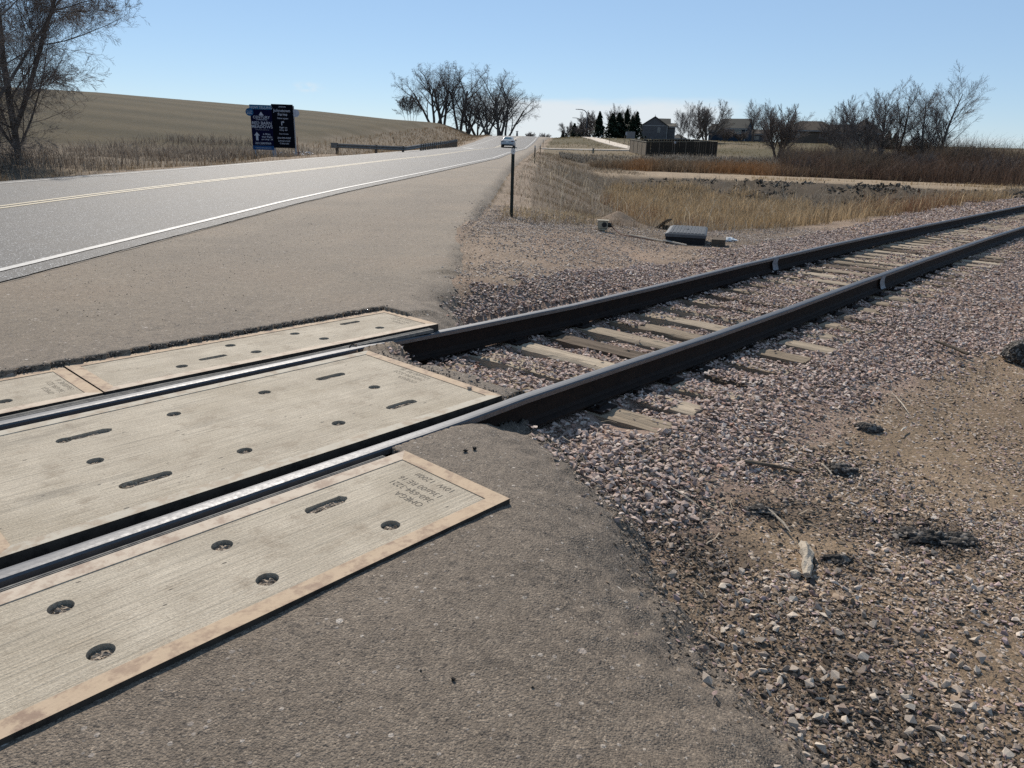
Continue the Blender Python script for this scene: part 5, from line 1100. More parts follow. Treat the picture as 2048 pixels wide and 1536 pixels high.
# junction box on a stub
t = thing('junction_box', 'small tan junction box on a stub post in the gravel beyond the tracks', 'junction box', onl(1.72, 14.75), -.12)
m = MB(); m.tube([(0, 0, -.2), (0, 0, .06)], .05, 10); m.tube([(0, 0, .03), (0, 0, .055)], .10, 10); m.obj('stub_post', MT['tan_box'], t)
m = MB(); m.box((0, 0, .135), (.20, .16, .14)); m.box((-.05, 0, .07), (.10, .12, .03)); m.obj('box', MT['tan_box'], t)
m = MB(); m.box((.0, 0, .213), (.235, .18, .016)); m.obj('lid', MT['tan_box'], t)
m = MB(); m.tube([(.06, 0, .13), (.17, 0, .125)], .045, 12); m.tube([(.03, -.09, .135), (.03, -.075, .135)], .05, 12); m.obj('cable_gland', MT['dark'], t)
m = MB(); m.tube([(.16, 0, .12), (.24, -.12, .05), (.36, -.42, .0), (.55, -.8, .01), (.95, -1.15, .0)], .011, 6); m.obj('cable', simple('cable_sheath', (.10, .05, .035), .6), t)
# track-side vault with a waffled lid
vp = onl(3.32, 14.35); RZ = -.26
t = thing('equipment_vault', 'low dark plastic vault with a waffled grey lid at the edge of the ballast', 'utility vault', vp, RZ)
m = MB(); m.prism([(-.36, -.72), (.36, -.72), (.36, .72), (-.36, .72)], -.2, .19); m.obj('box', MT['black_plastic'], t)
m = MB(); w_, l_ = .375, .735
m.add([(-w_, -l_, .17), (w_, -l_, .17), (w_, l_, .17), (-w_, l_, .17), (-w_, -l_, .22), (w_, -l_, .22), (w_, l_, .22), (-w_, l_, .22), (-w_+.06, -l_+.03, .245), (w_-.03, -l_+.03, .245), (w_-.03, l_-.03, .245), (-w_+.06, l_-.03, .245)],
      [(0, 1, 5, 4), (1, 2, 6, 5), (2, 3, 7, 6), (3, 0, 4, 7), (4, 5, 9, 8), (5, 6, 10, 9), (6, 7, 11, 10), (7, 4, 8, 11), (8, 9, 10, 11)]); m.obj('lid', MT['grey_plastic'], t)
m = MB()
for i in range(10):
    for j in range(18): m.box((-.275+i*.065, -.655+j*.077, .248), (.048, .058, .010))
o = m.obj('lid_tread', MT['grey_plastic'], t); o['kind'] = 'stuff'
m = MB(); m.tube([(0, .0, .247), (0, 0, .258)], .04, 12); m.obj('lid_bolt', MT['dark'], t)
t = thing('wooden_block', 'dark grey block of timber beside the waffled vault', 'timber block', onl(3.80, 13.80), -.3); m = MB(); m.box((0, 0, .05), (.24, .45, .16)); m.obj('block', MT['board'], t)
t = thing('leaning_board', 'dark board leaning up behind the waffled vault', 'board', onl(3.30, 16.75), -.7); m = MB(); m.box((0, 0, .10), (.42, .22, .02), ry=-.62); m.box((.10, .02, .02), (.16, .1, .12)); m.obj('board', MT['board'], t)
def add_rod(name, label, cat, pts, rad, mat, n=6):
    m = MB(); p0 = Vector(pts[0]); m.tube([Vector(q)-p0 for q in pts], rad, n); o = m.obj(name, mat); o.location = p0; return tag(o, label, cat)
add_rod('pale_batten', 'thin pale batten lying between junction box and vault', 'batten', [onl(2.22, 14.5, .03), onl(2.8, 13.7, .03)], .018, MT['splinter'])
add_rod('pale_batten', 'thin pale batten end poking out in front of the vault', 'batten', [onl(2.75, 13.75, .05), onl(3.1, 13.35, .02)], .018, MT['splinter'])
chunk('crumpled_plastic', 'crumpled white plastic scrap on the ballast right of the vault', 'plastic scrap', onl(4.33, 14.95, .03), .22, .12, .08, 12, 'white', 4, .75)
# gravel mound
gx, gy = np.meshgrid(np.linspace(-1.2, 1.2, 60), np.linspace(-.9, .9, 50), indexing='ij'); gx, gy = gx.ravel(), gy.ravel(); X_ = gx+2.35; Y_ = gy+17.1
hz = .30*np.exp(-((gx/.42)**2+(gy/.40)**2)**.75)+.02*fbm(X_*7, Y_*7, 3, 6)-.02; i = np.arange(59)[:, None]*50+np.arange(49)[None, :]; F = np.stack([i, i+50, i+51, i+1], -1).reshape(-1, 4)
tag(link('gravel_mound', mesh_np('gravel_mound', np.stack([X_, Y_, land(X_, Y_)+hz-.04*sm(.6, 1.0, np.hypot(gx/1.2, gy/.9))], 1), F, MT['ground'], col=np.tile(A_((.17, .13, .098)), (3000, 1)), smooth=True, extra={'grit': np.full(3000, .35)})), 'smooth little mound of fine gravel at the edge of the weeds', 'gravel mound')

# ------------------------------------------------------------------ roadside signs
def sign_base(label, u, D, W, H, zb, posts, rz, name='roadside_sign'):
    p = spot(u, D); t = thing(name, label, 'sign', p, face_rz(p)+rz, 'tall advertising signs on the road verge'); return t
def sheet(name, mat, t, x0, x1, z0, z1, y=0.0, th=.012):
    m = MB(); m.box(((x0+x1)/2, y+th/2, (z0+z1)/2), (x1-x0, th, z1-z0)); return m.obj(name, mat, t)
W_, H_ = 1.26, 2.62
t = sign_base('navy sign reading NOW SELLING and RED BARN MEADOWS with a blue disc', 529, 50, W_, H_, 0, 2, -.10)
Z0 = .62; f = lambda fy: Z0+H_*(1-fy); g = lambda fx: -W_/2+W_*fx
sheet('sign_face', MT['sign_navy'], t, -W_/2, W_/2, Z0+.24, Z0+H_*.90); sheet('top_band', MT['sign_teal'], t, -W_/2-.03, W_/2+.01, Z0+H_*.90+.001, Z0+H_); sheet('bottom_band', MT['sign_blue'], t, -W_/2, W_/2, Z0, Z0+.239)
for x_ in (-.50, .55): m = MB(); m.box((x_, .065, 1.4), (.09, .09, 3.2)); m.obj('post', MT['sign_post'], t)
n = 24; m = MB(); m.prism([(.23*math.cos(2*math.pi*k/n), .23*math.sin(2*math.pi*k/n)) for k in range(n)], 0, .012, T=Matrix.Translation((g(.0)-.04, -.004, f(.165))) @ Matrix.Rotation(math.pi/2, 4, 'X')); m.obj('disc', MT['sign_disc'], t)
Tm = Matrix.Translation((0, -.004, 0)) @ Matrix.Rotation(math.pi/2, 4, 'X')
def lines(t, L, bold=.012):
    for (txt, fx, fy, sz, al) in L: text_mesh('lettering', [(txt, g(fx), f(fy)-sz*.36, sz, al)], MT['lettering'], t, Tm, bold=bold)
lines(t, [('NOW SELLING', .5, .055, .205, 'CENTER'), ('CENTURY', .5, .272, .22, 'CENTER'), ('COMMUNITIES', .5, .325, .10, 'CENTER'), ('RED BARN', .5, .400, .25, 'CENTER'), ('MEADOWS', .5, .480, .25, 'CENTER'), ('6 Miles,', .70, .645, .145, 'CENTER'), ('then Right', .70, .705, .145, 'CENTER'), ('on Hwy. 34', .70, .762, .145, 'CENTER'), ('303.268.8364', .5, .852, .175, 'CENTER'), ('CenturyCommunities.com', .5, .955, .088, 'CENTER')])
Td = Matrix.Translation((0, -.02, 0)) @ Matrix.Rotation(math.pi/2, 4, 'X')
for txt, dz_, sz in (('From the', .05, .09), ('$400s', -.07, .13)): text_mesh('lettering', [(txt, g(.0)-.04, f(.165)+dz_-sz*.3, sz, 'CENTER')], MT['lettering'], t, Td, bold=.012)
m = MB(); m.prism([(g(.5)-.15, f(.235)), (g(.5)+.15, f(.235)), (g(.5)+.03, f(.165)), (g(.5), f(.15)), (g(.5)-.03, f(.165))], 0, .004, T=Matrix.Translation((0, -.001, 0)) @ Matrix.Rotation(math.pi/2, 4, 'X')); m.obj('logo', MT['lettering'], t)
ar = [(-.07, -.25), (.07, -.25), (.07, .03), (.17, .03), (0, .24), (-.17, .03), (-.07, .03)]
m = MB(); m.prism([(g(.235)+a, f(.695)+b) for a, b in ar], 0, .004, T=Matrix.Translation((0, -.001, 0)) @ Matrix.Rotation(math.pi/2, 4, 'X')); m.obj('arrow', MT['lettering'], t)
m = MB(); m.box((0, -.003, f(.553)), (.8, .003, .012)); m.obj('rule', MT['lettering'], t)
W_, H_ = 1.30, 2.58
t = sign_base('black sign reading Johnstown Farms, standing right of the navy one', 571, 50.3, W_, H_, 0, 2, -.10)
Z0 = .74; sheet('sign_face', MT['sign_black'], t, -W_/2, W_/2, Z0, Z0+H_)
for x_ in (-.60, .66): m = MB(); m.box((x_, .065, 1.5), (.10, .09, 3.5)); m.obj('post', MT['sign_post'], t)
m = MB(); m.prism([(.23*math.cos(2*math.pi*k/n), .23*math.sin(2*math.pi*k/n)) for k in range(n)], 0, .012, T=Matrix.Translation((g(1.0)+.14, .03, f(.19))) @ Matrix.Rotation(math.pi/2, 4, 'X')); m.obj('disc', MT['disc_back'], t)
lines(t, [('LENNAR', .5, .055, .115, 'CENTER'), ('Johnstown', .48, .14, .235, 'CENTER'), ('Farms', .5, .225, .235, 'CENTER'), ('Now open', .5, .315, .15, 'CENTER'), ('Right on', .5, .525, .14, 'CENTER'), ('Hwy. 60', .5, .583, .14, 'CENTER'), ('New homes', .5, .672, .115, 'CENTER'), ('303-900-0350', .5, .768, .145, 'CENTER'), ('Lennar.com/', .5, .832, .145, 'CENTER'), ('Colorado', .5, .893, .145, 'CENTER')])
ar = [(-.08, -.13), (-.03, -.13), (-.03, .05), (.03, .05), (.03, .0), (.11, .075), (.03, .15), (.03, .10), (-.08, .10)]
m = MB(); m.prism([(g(.48)+a, f(.43)+b) for a, b in ar], 0, .004, T=Matrix.Translation((0, -.001, 0)) @ Matrix.Rotation(math.pi/2, 4, 'X')); m.obj('arrow', MT['lettering'], t)
p = spot(597, 48); add_rod('marker_rod', 'thin rust orange rod right of the black sign', 'marker rod', [p+Vector((0, 0, -.1)), p+Vector((-.01, 0, 1.22))], .018, MT['rustpost'])
# rubble heaps behind the signs
rb = np.random.default_rng(77)
def heap(label, u0, u1, D, n_, zmax):
    u = rb.uniform(u0, u1, n_); P = A_([tuple(spot(a, D+rb.uniform(-.8, .8))) for a in u]); P[:, 2] += rb.uniform(.1, zmax, n_); S_ = rb.uniform(.12, .34, n_)
    scatter('rubble_heap', P, S_, stone_cols(rb, n_, [((.45, .42, .40), (.68, .64, .62), .55), ((.04, .035, .03), (.12, .10, .09), .45)]), MT['stone'], 78, flat=.8, label=label)
heap('white and dark broken rubble piled right of the black sign', 588, 628, 57, 60, .38); heap('white and dark rubble seen between the posts of the signs', 508, 580, 57, 55, .30)

# ------------------------------------------------------------------ guardrail
gp = [(668, 56), (700, 57), (740, 58), (780, 59.5), (812, 61), (832, 66), (852, 74), (872, 83), (892, 93), (905, 101), (915, 109)]
t = thing('guardrail', 'long galvanised guardrail with timber posts along the far side of the road', 'guardrail', spot(812, 61)); o0 = t.location.copy()
gz = [(668, 286.5), (740, 290), (812, 293), (852, 287), (885, 283.5), (915, 278.5)]
GP = []
for u, D in gp:
    q = at(u, float(np.interp(u, [a for a, b in gz], [b for a, b in gz])), D); GP.append(q)
def gpt(s_):
    k = min(int(s_), len(GP)-2); return GP[k].lerp(GP[k+1], s_-k)
prof = [(.0, .0), (.045, -.04), (.045, -.10), (.0, -.145), (.0, -.165), (.045, -.21), (.045, -.27), (.0, -.31)]
S_ = np.linspace(0, len(GP)-1.001, 90); V = []
for q_ in S_:
    p = gpt(q_); d_ = (gpt(min(q_+.05, len(GP)-1.001))-gpt(max(q_-.05, 0))); d_.z = 0; d_.normalize(); nrm = Vector((d_.y, -d_.x, 0))
    for off, dz_ in prof: V.append((p+nrm*off+Vector((0, 0, dz_))-o0)[:])
nseg = 6; per = 15
for k in range(nseg):
    i = (np.arange(per if k < nseg-1 else per-1)+k*per)[:, None]*8+np.arange(7)[None, :]; F = np.stack([i, i+1, i+9, i+8], -1).reshape(-1, 4); us = np.unique(F); rm = -np.ones(len(V), int); rm[us] = np.arange(len(us))
    link('rail_beam', mesh_np('rail_beam', A_(V)[us], rm[F], MT['galv']), t)
m = MB(); p = GP[0]-o0; m.box((p.x-.02, p.y, p.z-.14), (.42, .05, .36)); m.obj('end_terminal', MT['galv'], t)
k = 0; s_ = .15
while s_ < len(GP)-1.05:
    p = gpt(s_); zl = min(float(land(p.x, p.y)), p.z-.55); m = MB(); h_ = p.z-zl+.06; w_ = .17
    m.box((p.x-o0.x, p.y+.12-o0.y, zl+h_/2-.1-o0.z), (w_, .2, h_+.15)); m.obj('post', MT['post_wood'], t)
    seg = (GP[min(int(s_)+1, len(GP)-1)]-GP[int(s_)]).length; s_ += 3.2/seg if s_ < 4 else 1.9/seg; k += 1
# field fence posts of the hill's foot
for i, (u, D, h_) in enumerate([(790, 104, 1.15), (842, 118, 1.05), (868, 124, .9), (882, 132, .9), (896, 140, .8), (911, 148, .9)]):
    p = spot(u, D); p.z = at(u, [292, 289, 287, 286, 285, 283.5][i], D).z
    add_rod('fence_stake', ['leftmost thin leaning stake behind the guardrail', 'second thin stake behind the guardrail', 'third thin stake behind the guardrail', 'fourth thin stake behind the guardrail', 'fifth thin stake behind the guardrail', 'last thin stake by the end of the guardrail'][i], 'fence stake', [p+Vector((0, 0, -.4)), p+Vector((-.2 if i == 0 else 0, 0, h_))], .045, MT['post_wood'])

# ------------------------------------------------------------------ the car
MT['car_paint'] = simple('silver_white_car_paint', (.42, .43, .45), .30, .15, .04, 3); MT['car_glass'] = None
s = NT('car_glass'); s.set(Base_Color=(.05, .09, .09), Roughness=.06, Specular_IOR_Level=.9); MT['car_glass'] = s.m
MT['tail'] = simple('dark_red_tail_lamp', (.09, .012, .012), .25); MT['tyre'] = simple('tyre_rubber', (.02, .02, .02), .8); MT['rim'] = simple('wheel_rim', (.35, .35, .36), .35, .7)
cD = 108.0; cx = -.013*cD-.05; cpz = float(zr(cD))+.02; ch = math.atan2(float(xc(cD+5)-xc(cD-5)), 10)
t = thing('parked_car'.replace('parked_car', 'car'), 'silver white sedan driving away up the road', 'car', (cx-.05, cD, cpz), -ch)
# length along +y (front), rear at y=-2.35; loft of half-sections
def loft(secs, name, mat, parent):
    V = []; F = []; m = len(secs[0][1])
    for y_, pr in secs: V += [(x_, y_, z_) for x_, z_ in pr]
    for i in range(len(secs)-1):
        for k in range(m-1): F.append((i*m+k, i*m+k+1, (i+1)*m+k+1, (i+1)*m+k))
    mb = MB(); mb.add(V, F+[tuple(range(m))[::-1], tuple(range((len(secs)-1)*m, len(secs)*m))]); o = mb.obj(name, mat, parent, smooth=False); return o
def half(pts): return pts+[(-x_, z_) for x_, z_ in pts[::-1]]
body = [(-2.35, half([(.70, .34), (.84, .42), (.86, .62), (.82, .86), (.66, .97)])), (-2.20, half([(.78, .25), (.90, .38), (.92, .66), (.87, .95), (.70, 1.03)])), (-1.7, half([(.82, .22), (.92, .36), (.94, .68), (.90, .97), (.74, 1.05)])), (-.5, half([(.82, .20), (.92, .34), (.94, .68), (.91, .94), (.75, .99)])),
        (.9, half([(.82, .20), (.92, .34), (.94, .66), (.90, .92), (.72, .99)])), (1.8, half([(.80, .20), (.91, .34), (.92, .62), (.86, .80), (.62, .86)])), (2.3, half([(.68, .24), (.80, .38), (.82, .55), (.74, .68), (.50, .73)]))]
loft(body, 'body', MT['car_paint'], t)
cab = [(-1.62, half([(.70, 1.03), (.69, 1.05), (.67, 1.07)])), (-.85, half([(.73, 1.0), (.64, 1.36), (.50, 1.42)])), (.0, half([(.74, .98), (.64, 1.39), (.50, 1.46)])), (.55, half([(.74, .98), (.62, 1.36), (.48, 1.41)])), (1.35, half([(.70, .96), (.69, .97), (.66, .985)]))]
loft(cab, 'roof', MT['car_paint'], t)
mb = MB(); mb.add([(-.60, -1.565, 1.085), (.60, -1.565, 1.085), (.47, -.93, 1.375), (-.47, -.93, 1.375)], [(0, 1, 2, 3)]); o = mb.obj('rear_window', MT['car_glass'], t); o.location = (0, -.02, .022)
for sx in (-1, 1):
    mb = MB(); mb.add([(sx*.738, -1.25, 1.10), (sx*.748, .85, 1.06), (sx*.668, .35, 1.34), (sx*.672, -.75, 1.34)], [(0, 1, 2, 3)]); o = mb.obj('side_window', MT['car_glass'], t); o.location = (sx*.012, 0, 0)
    mb = MB(); mb.box((sx*.70, -2.30, .86), (.36, .14, .11)); mb.box((sx*.84, -2.20, .87), (.08, .2, .10)); mb.obj('tail_lamp', MT['tail'], t)
    mb = MB(); mb.box((sx*1.0, .62, 1.02), (.20, .09, .13)); mb.box((sx*.9, .62, .98), (.1, .05, .04)); mb.obj('door_mirror', MT['dark'], t)
    for yy in (-1.42, 1.38):
        mb = MB(); mb.tube([(sx*.70, yy, .325), (sx*.91, yy, .325)], .325, 20); w = mb.obj('wheel', MT['tyre'], t); mb = MB(); mb.tube([(sx*.905, yy, .325), (sx*.925, yy, .325)], .21, 14); mb.obj('rim', MT['rim'], w)
mb = MB(); mb.box((0, -2.31, .36), (1.5, .18, .16)); mb.obj('rear_bumper', MT['dark'], t)
mb = MB(); mb.box((0, -2.372, .74), (.34, .02, .16)); mb.obj('number_plate', MT['white'], t)

# ------------------------------------------------------------------ lamps, posts, cabinet
MT['lamp_metal'] = simple('dull_lamp_metal', (.085, .085, .09), .5, .3)
for u, D, vt, ul, lab in [(1172, 200, 219, 1153, 'nearest and tallest street lamp, arched over towards the road'), (1160, 262, 236, 1146, 'middle street lamp of the three, half behind the evergreens'), (1150, 335, 246, 1140, 'farthest street lamp of the three, only its arm in view')]:
    p = spot(u, D); top = at(u, vt, D); H = top.z-p.z; r_ = (u-ul)*D/1527
    t = thing('street_lamp', lab, 'street lamp', p, face_rz(p), 'street lamps along the right of the road')
    m = MB(); m.tube([(0, 0, -.5), (0, 0, H-1.4)], [.17, .12], 8); m.obj('pole', MT['lamp_metal'], t)
    m = MB(); m.tube([(0, 0, H-1.4), (-.08*r_, 0, H-.8), (-.3*r_, 0, H-.25), (-.6*r_, 0, H-.03), (-r_, 0, H)], [.12, .11, .10, .09, .09], 8); m.obj('arm', MT['lamp_metal'], t)
    m = MB(); m.box((-r_-.25, 0, H), (.65, .28, .13)); m.obj('lamp_head', MT['lamp_metal'], t)
p = spot(1261, 190); t = thing('utility_cabinet', 'grey utility cabinet on the grass in front of the evergreens', 'utility cabinet', p, face_rz(p)+.1); m = MB(); m.box((0, .5, .75), (2.1, .9, 1.6)); m.obj('cabinet', simple('cabinet_grey', (.20, .18, .17), .6), t); m = MB(); m.box((0, .5, 1.585), (2.2, 1.0, .06)); m.obj('cap', MT['sign_post'], t)
p = spot(1252, 186); t = thing('small_sign', 'small pale sign on a post left of the grey utility cabinet', 'sign', p, face_rz(p)); m = MB(); m.box((0, .03, .3), (.07, .05, 2.3)); m.obj('post', MT['post_wood'], t); m = MB(); m.box((0, 0, 1.15), (.42, .03, .7)); m.obj('sign_face', MT['sign_post'], t)
p = spot(1207, 168); t = thing('marker_stake', 'pale tan stake on the rise with a dark foot', 'stake', p, 0); m = MB(); m.box((0, 0, .55), (.12, .10, 1.7)); m.obj('stake', MT['tan_box'], t); m = MB(); m.box((0, -.01, -.1), (.13, .11, .6)); m.obj('foot', MT['dark'], t)
p = spot(1203, 172); t = thing('small_white_sign', 'tiny white marker left of the tan stake', 'sign', p, 0); m = MB(); m.box((0, 0, .35), (.04, .04, .7)); m.obj('post', MT['post_wood'], t); m = MB(); m.box((0, -.03, .62), (.24, .03, .2)); m.obj('sign_face', MT['white'], t)
for u, D, h_, lab in [(1219, 140, 1.3, 'thin dark stake in the middle of the grassy rise'), (1248, 135, 1.6, 'thin dark stake near the corner of the enclosure'), (1256, 120, 1.2, 'thin rusty stake just left of the enclosure')]:
    p = spot(u, D); add_rod('grass_stake', lab, 'stake', [p+Vector((0, 0, -.2)), p+Vector((0, 0, h_))], .045, MT['post_wood'])
p = spot(1186, 104); t = thing('utility_pedestal', 'small grey green utility pedestal beside the concrete path', 'pedestal', p, 0); m = MB(); m.box((0, 0, .2), (.20, .2, .8)); m.obj('pedestal', simple('pedestal_green', (.085, .10, .09), .6), t); m = MB(); m.box((.05, 0, .63), (.36, .28, .07)); m.obj('cap', MT['galv'], t)
# far tower beyond the crest
p = at(1034, 272, 430); t = thing('distant_tower', 'thin dark tower with a wide cap beyond the road crest', 'tower', p-Vector((0, 0, 1)), 0); m = MB(); m.tube([(0, 0, -3), (0, 0, 2.2), (0, 0, 3.2)], [.8, .5, .35], 8); m.obj('shaft', MT['lamp_metal'], t); m = MB(); m.tube([(0, 0, 3.25), (0, 0, 3.6)], [.75, .75], 10); m.obj('cap', MT['lamp_metal'], t)

# ------------------------------------------------------------------ wooden enclosure
MT['plank'] = simple('shaded_fence_plank', (.034, .027, .021), .9, var=.3, sc=6, bump=.01); MT['plank_l'] = simple('sunlit_fence_plank', (.17, .138, .102), .9, var=.25, sc=6, bump=.01)  # shade and sunlight on the enclosure's sides painted in as two board tones
Aq = at(1291, 313, 100); Bq = at(1432, 313, 100.5); Cq = at(1259, 305, 112); 
for q in (Aq, Bq, Cq): pass
t = thing('wooden_enclosure', 'dark wooden board enclosure standing in the grass in front of the houses', 'fence enclosure', Aq); o0 = t.location.copy()
Dq = Bq+(Cq-Aq); HT = 1.78
def plank_me(w, h, mat): m = MB(); m.box((0, 0, h/2), (w, .025, h)); return m.mesh('plank', mat)
def wall_planks(a, b, mat, n):
    d_ = b-a; L = Vector((d_.x, d_.y, 0)).length; w = L/n; ang = math.atan2(d_.y, d_.x); mes = [plank_me(w*.93, HT*f_, mat) for f_ in (1, .985, 1.012)]; r = random.Random(n)
    for i in range(n):
        q = a+d_*((i+.5)/n); o = link('plank', r.choice(mes), t); o.location = q-o0; o.rotation_euler = (r.uniform(-.01, .01), r.uniform(-.008, .008), ang)
    for i in range(0, n+1, 6):
        q = a+d_*(i/n); m = MB(); m.box((0, 0, HT/2), (.10, .10, HT+.08)); o = m.obj('post', MT['post_wood'], t); o.location = q-o0; o.rotation_euler[2] = ang
    for zz in (.35, HT-.25): m = MB(); m.box((L/2, .04, zz+ (0)), (L, .04, .09)); o = m.obj('rail', MT['post_wood'], t); o.location = a-o0; o.rotation_euler = (0, -math.atan2(d_.z, L), ang)
    m = MB(); m.box((L/2, 0, HT+.03), (L, .12, .035)); o = m.obj('cap_board', MT['tan_box'], t); o.location = a-o0; o.rotation_euler = (0, -math.atan2(d_.z, L), ang)
wall_planks(Aq, Bq, MT['plank'], 32); wall_planks(Cq, Aq, MT['plank_l'], 24); wall_planks(Cq, Dq, MT['plank'], 24); wall_planks(Dq, Bq, MT['plank'], 18)
p = at(1349, 297, 99.6); t2 = thing('meter_post', 'post with a small white box rising over the front of the enclosure', 'meter post', (p.x, p.y, Aq.z)); m = MB(); m.box((0, 0, .95), (.08, .08, 2.1)); m.obj('post', MT['post_wood'], t2); m = MB(); m.box((0, -.06, 1.83), (.24, .1, .26)); m.obj('box', MT['sign_post'], t2)
# back fence before the brown roofs
p0, p1 = spot(1668, 150), spot(1800, 150); t = thing('back_fence', 'long low board fence below the brown roofs', 'fence', p0); d_ = p1-p0; L = d_.length; me_ = plank_me(.34, 1.35, MT['plank_l']); nP = int(L/.36)
for i in range(nP): o = link('plank', me_, t); o.location = d_*((i+.5)/nP)+Vector((0, 0, -.2)); o.rotation_euler[2] = math.atan2(d_.y, d_.x)

# ------------------------------------------------------------------ houses
def hmat(name, c, r=.85, sc=1.2): return simple(name, c, r, var=.12, sc=sc)
MT['roof_brown'] = hmat('brown_shingle_roof', (.062, .048, .036), .9, 3); MT['roof_grey'] = hmat('grey_shingle_roof', (.070, .066, .056), .9, 3); MT['wall_grey'] = hmat('grey_siding', (.115, .108, .108)); MT['wall_blue'] = hmat('dark_blue_siding', (.022, .036, .055)); MT['wall_tan'] = hmat('tan_siding', (.12, .092, .07)); MT['trim'] = hmat('house_trim', (.33, .315, .30), .6); MT['pane'] = None
s = NT('house_window_glass'); s.set(Base_Color=(.02, .025, .03), Roughness=.08, Specular_IOR_Level=.8); MT['pane'] = s.m
def house(label, u, D, rz, blocks, windows, trims=(), wall='wall_grey', roof='roof_grey', dz=0.0, lap=True):
    """blocks: (x0, x1, y0, y1, wall height, roof rise, kind, overhang)"""
    p = spot(u, D); p.z += dz; t = thing('house', label, 'house', p, face_rz(p)+rz)
    for (x0, x1, y0, y1, hw, rr_, kind, ov) in blocks:
        m = MB(); m.box(((x0+x1)/2, (y0+y1)/2, hw/2-.75), (x1-x0, y1-y0, hw+1.5))
        if kind == 'gy': m.add([(x0, y0, hw), (x1, y0, hw), ((x0+x1)/2, y0, hw+rr_), (x0, y1, hw), (x1, y1, hw), ((x0+x1)/2, y1, hw+rr_)], [(0, 1, 2), (3, 5, 4)])
        if kind == 'gx': m.add([(x0, y0, hw), (x0, y1, hw), (x0, (y0+y1)/2, hw+rr_), (x1, y0, hw), (x1, y1, hw), (x1, (y0+y1)/2, hw+rr_)], [(0, 1, 2), (3, 5, 4)])
        wl = m.obj('wall', MT[wall], t)
        if lap:
            m = MB()
            for k in range(int(hw/.36)): m.box(((x0+x1)/2, y0-.012, .1+k*.36), (x1-x0, .024, .05))
            m.obj('siding_lap', MT[wall], wl)['kind'] = 'stuff'
        a0, a1, b0, b1 = x0-ov, x1+ov, y0-ov, y1+ov; cx_, cy_ = (x0+x1)/2, (y0+y1)/2; th_ = .16; e = .06
        if kind == 'gy': k_ = rr_/((x1-x0)/2)*ov; top = [(a0, b0, hw-k_), (cx_, b0, hw+rr_), (a1, b0, hw-k_), (a0, b1, hw-k_), (cx_, b1, hw+rr_), (a1, b1, hw-k_)]; fs = [(0, 1, 4, 3), (1, 2, 5, 4)]
        elif kind == 'gx': k_ = rr_/((y1-y0)/2)*ov; top = [(a0, b0, hw-k_), (a0, cy_, hw+rr_), (a0, b1, hw-k_), (a1, b0, hw-k_), (a1, cy_, hw+rr_), (a1, b1, hw-k_)]; fs = [(0, 3, 4, 1), (1, 4, 5, 2)]
        else: q = min(x1-x0, y1-y0)/2; top = [(a0, b0, hw-.1), (a1, b0, hw-.1), (a1, b1, hw-.1), (a0, b1, hw-.1), (x0+q, cy_, hw+rr_), (x1-q, cy_, hw+rr_)]; fs = [(0, 1, 5, 4), (1, 2, 5), (2, 3, 4, 5), (3, 0, 4)]
        m = MB(); n_ = len(top); vs = [(x_, y_, z_+e+th_) for x_, y_, z_ in top]+[(x_, y_, z_+e) for x_, y_, z_ in top]; ff = list(fs)+[tuple(i+n_ for i in f_[::-1]) for f_ in fs]
        ed = {}
        for f_ in fs:
            for i in range(len(f_)): k1 = (f_[i], f_[(i+1) % len(f_)]); ed[tuple(sorted(k1))] = ed.get(tuple(sorted(k1)), 0)+1
        ff += [(a, b, b+n_, a+n_) for (a, b), c_ in ed.items() if c_ == 1]; m.add(vs, ff); m.obj('roof', MT[roof], t)
        m = MB(); m.box((cx_, b0-.02, (hw-k_ if kind != 'hip' else hw-.1)+.02), (a1-a0, .04, .20)) if kind != 'gy' else m.box((cx_, y0-.05, hw+.02), (x1-x0+.1, .06, .16)); m.obj('fascia', MT['trim'], t)
    for (x_, y_, z_, w_, h_) in windows:
        m = MB(); 
        for bx in ((x_-w_/2, z_, .12, h_+.12), (x_+w_/2, z_, .12, h_+.12), (x_, z_-h_/2, w_, .12), (x_, z_+h_/2, w_, .12), (x_, z_, .07, h_)): m.box((bx[0], y_-.05, bx[1]), (bx[2], .08, bx[3]))
        w = m.obj('window', MT['trim'], t); m = MB(); m.box((x_, y_-.03, z_), (w_-.06, .03, h_-.06)); m.obj('pane', MT['pane'], w)
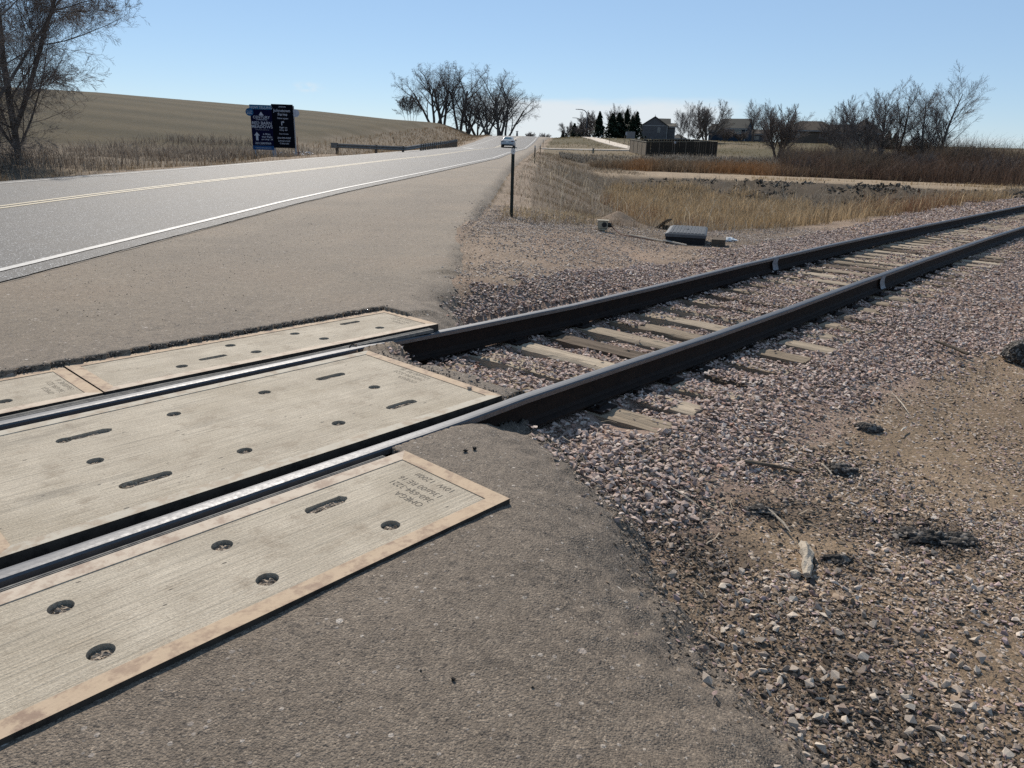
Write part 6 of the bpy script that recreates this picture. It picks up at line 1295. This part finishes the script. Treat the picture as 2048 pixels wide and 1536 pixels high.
    for (x0, z0, x1, z1, y_) in trims: m = MB(); m.box(((x0+x1)/2, y_-.04, (z0+z1)/2), (x1-x0, .06, z1-z0)); m.obj('corner_trim', MT['trim'], t)
    return t
h1 = house('grey gabled house with one small window, right of the tall pine', 1317, 222, .05, [(-5.1, 2.2, 0, 9, 3.9, 2.35, 'gy', .35), (2.2, 4.5, 1.2, 9, 3.75, .9, 'gx', .35), (-1.0, 3.0, 3.5, 9, 4.3, 1.6, 'gx', .3)], [(-.15, 0, 2.75, .62, 1.25)], [(2.05, -1, 2.2, 3.8, 0), (4.35, -1, 4.5, 3.7, 1.2)])
m = MB(); m.tube([(-1.4, 1.5, 5.6), (-1.4, 1.5, 6.9)], .06, 6); m.obj('vent_pipe', MT['dark'], h1)
house('dark blue house with a white framed window, seen past the rounded bare tree', 1462, 205, -.26, [(-3.4, 3.4, 0, 6.5, 3.35, 2.15, 'gx', .4), (-6.4, -3.4, 1.2, 6, 2.7, 1.5, 'gx', .3)], [(1.45, 0, 2.55, 1.7, 1.2)], [(3.25, -1, 3.4, 3.3, 0)], 'wall_blue', 'roof_grey')
house('large house with a broad brown hip roof, behind the bare trees', 1617, 200, .0, [(-6.6, 6.4, 0, 8, 3.0, 2.1, 'hip', .5)], [(-3, 0, 1.9, 1.3, 1.1), (3, 0, 1.9, 1.3, 1.1)], [], 'wall_tan', 'roof_brown')
house('brown house with a peaked hip roof, rightmost of the roofs', 1710, 190, .0, [(-2.6, 5.4, 0, 8, 2.4, 3.0, 'hip', .5), (-5.8, -1.0, 1.2, 7.5, 2.5, 1.6, 'gx', .3)], [(1.4, 0, 1.5, 1.3, 1.1)], [], 'wall_tan', 'roof_brown')
house('small grey roof peeping out right of the gabled house', 1357, 262, .1, [(-2.5, 2.2, 0, 6, 1.4, 1.3, 'hip', .4)], [], [], 'wall_grey', 'roof_grey', lap=False)
house('low dark roofed house between the blue house and the brown roofs', 1512, 215, .0, [(-3.4, 3.4, 0, 6, 2.2, 1.0, 'gx', .4)], [(0, 0, 1.2, 1.2, .9)], [], 'wall_grey', 'roof_brown')
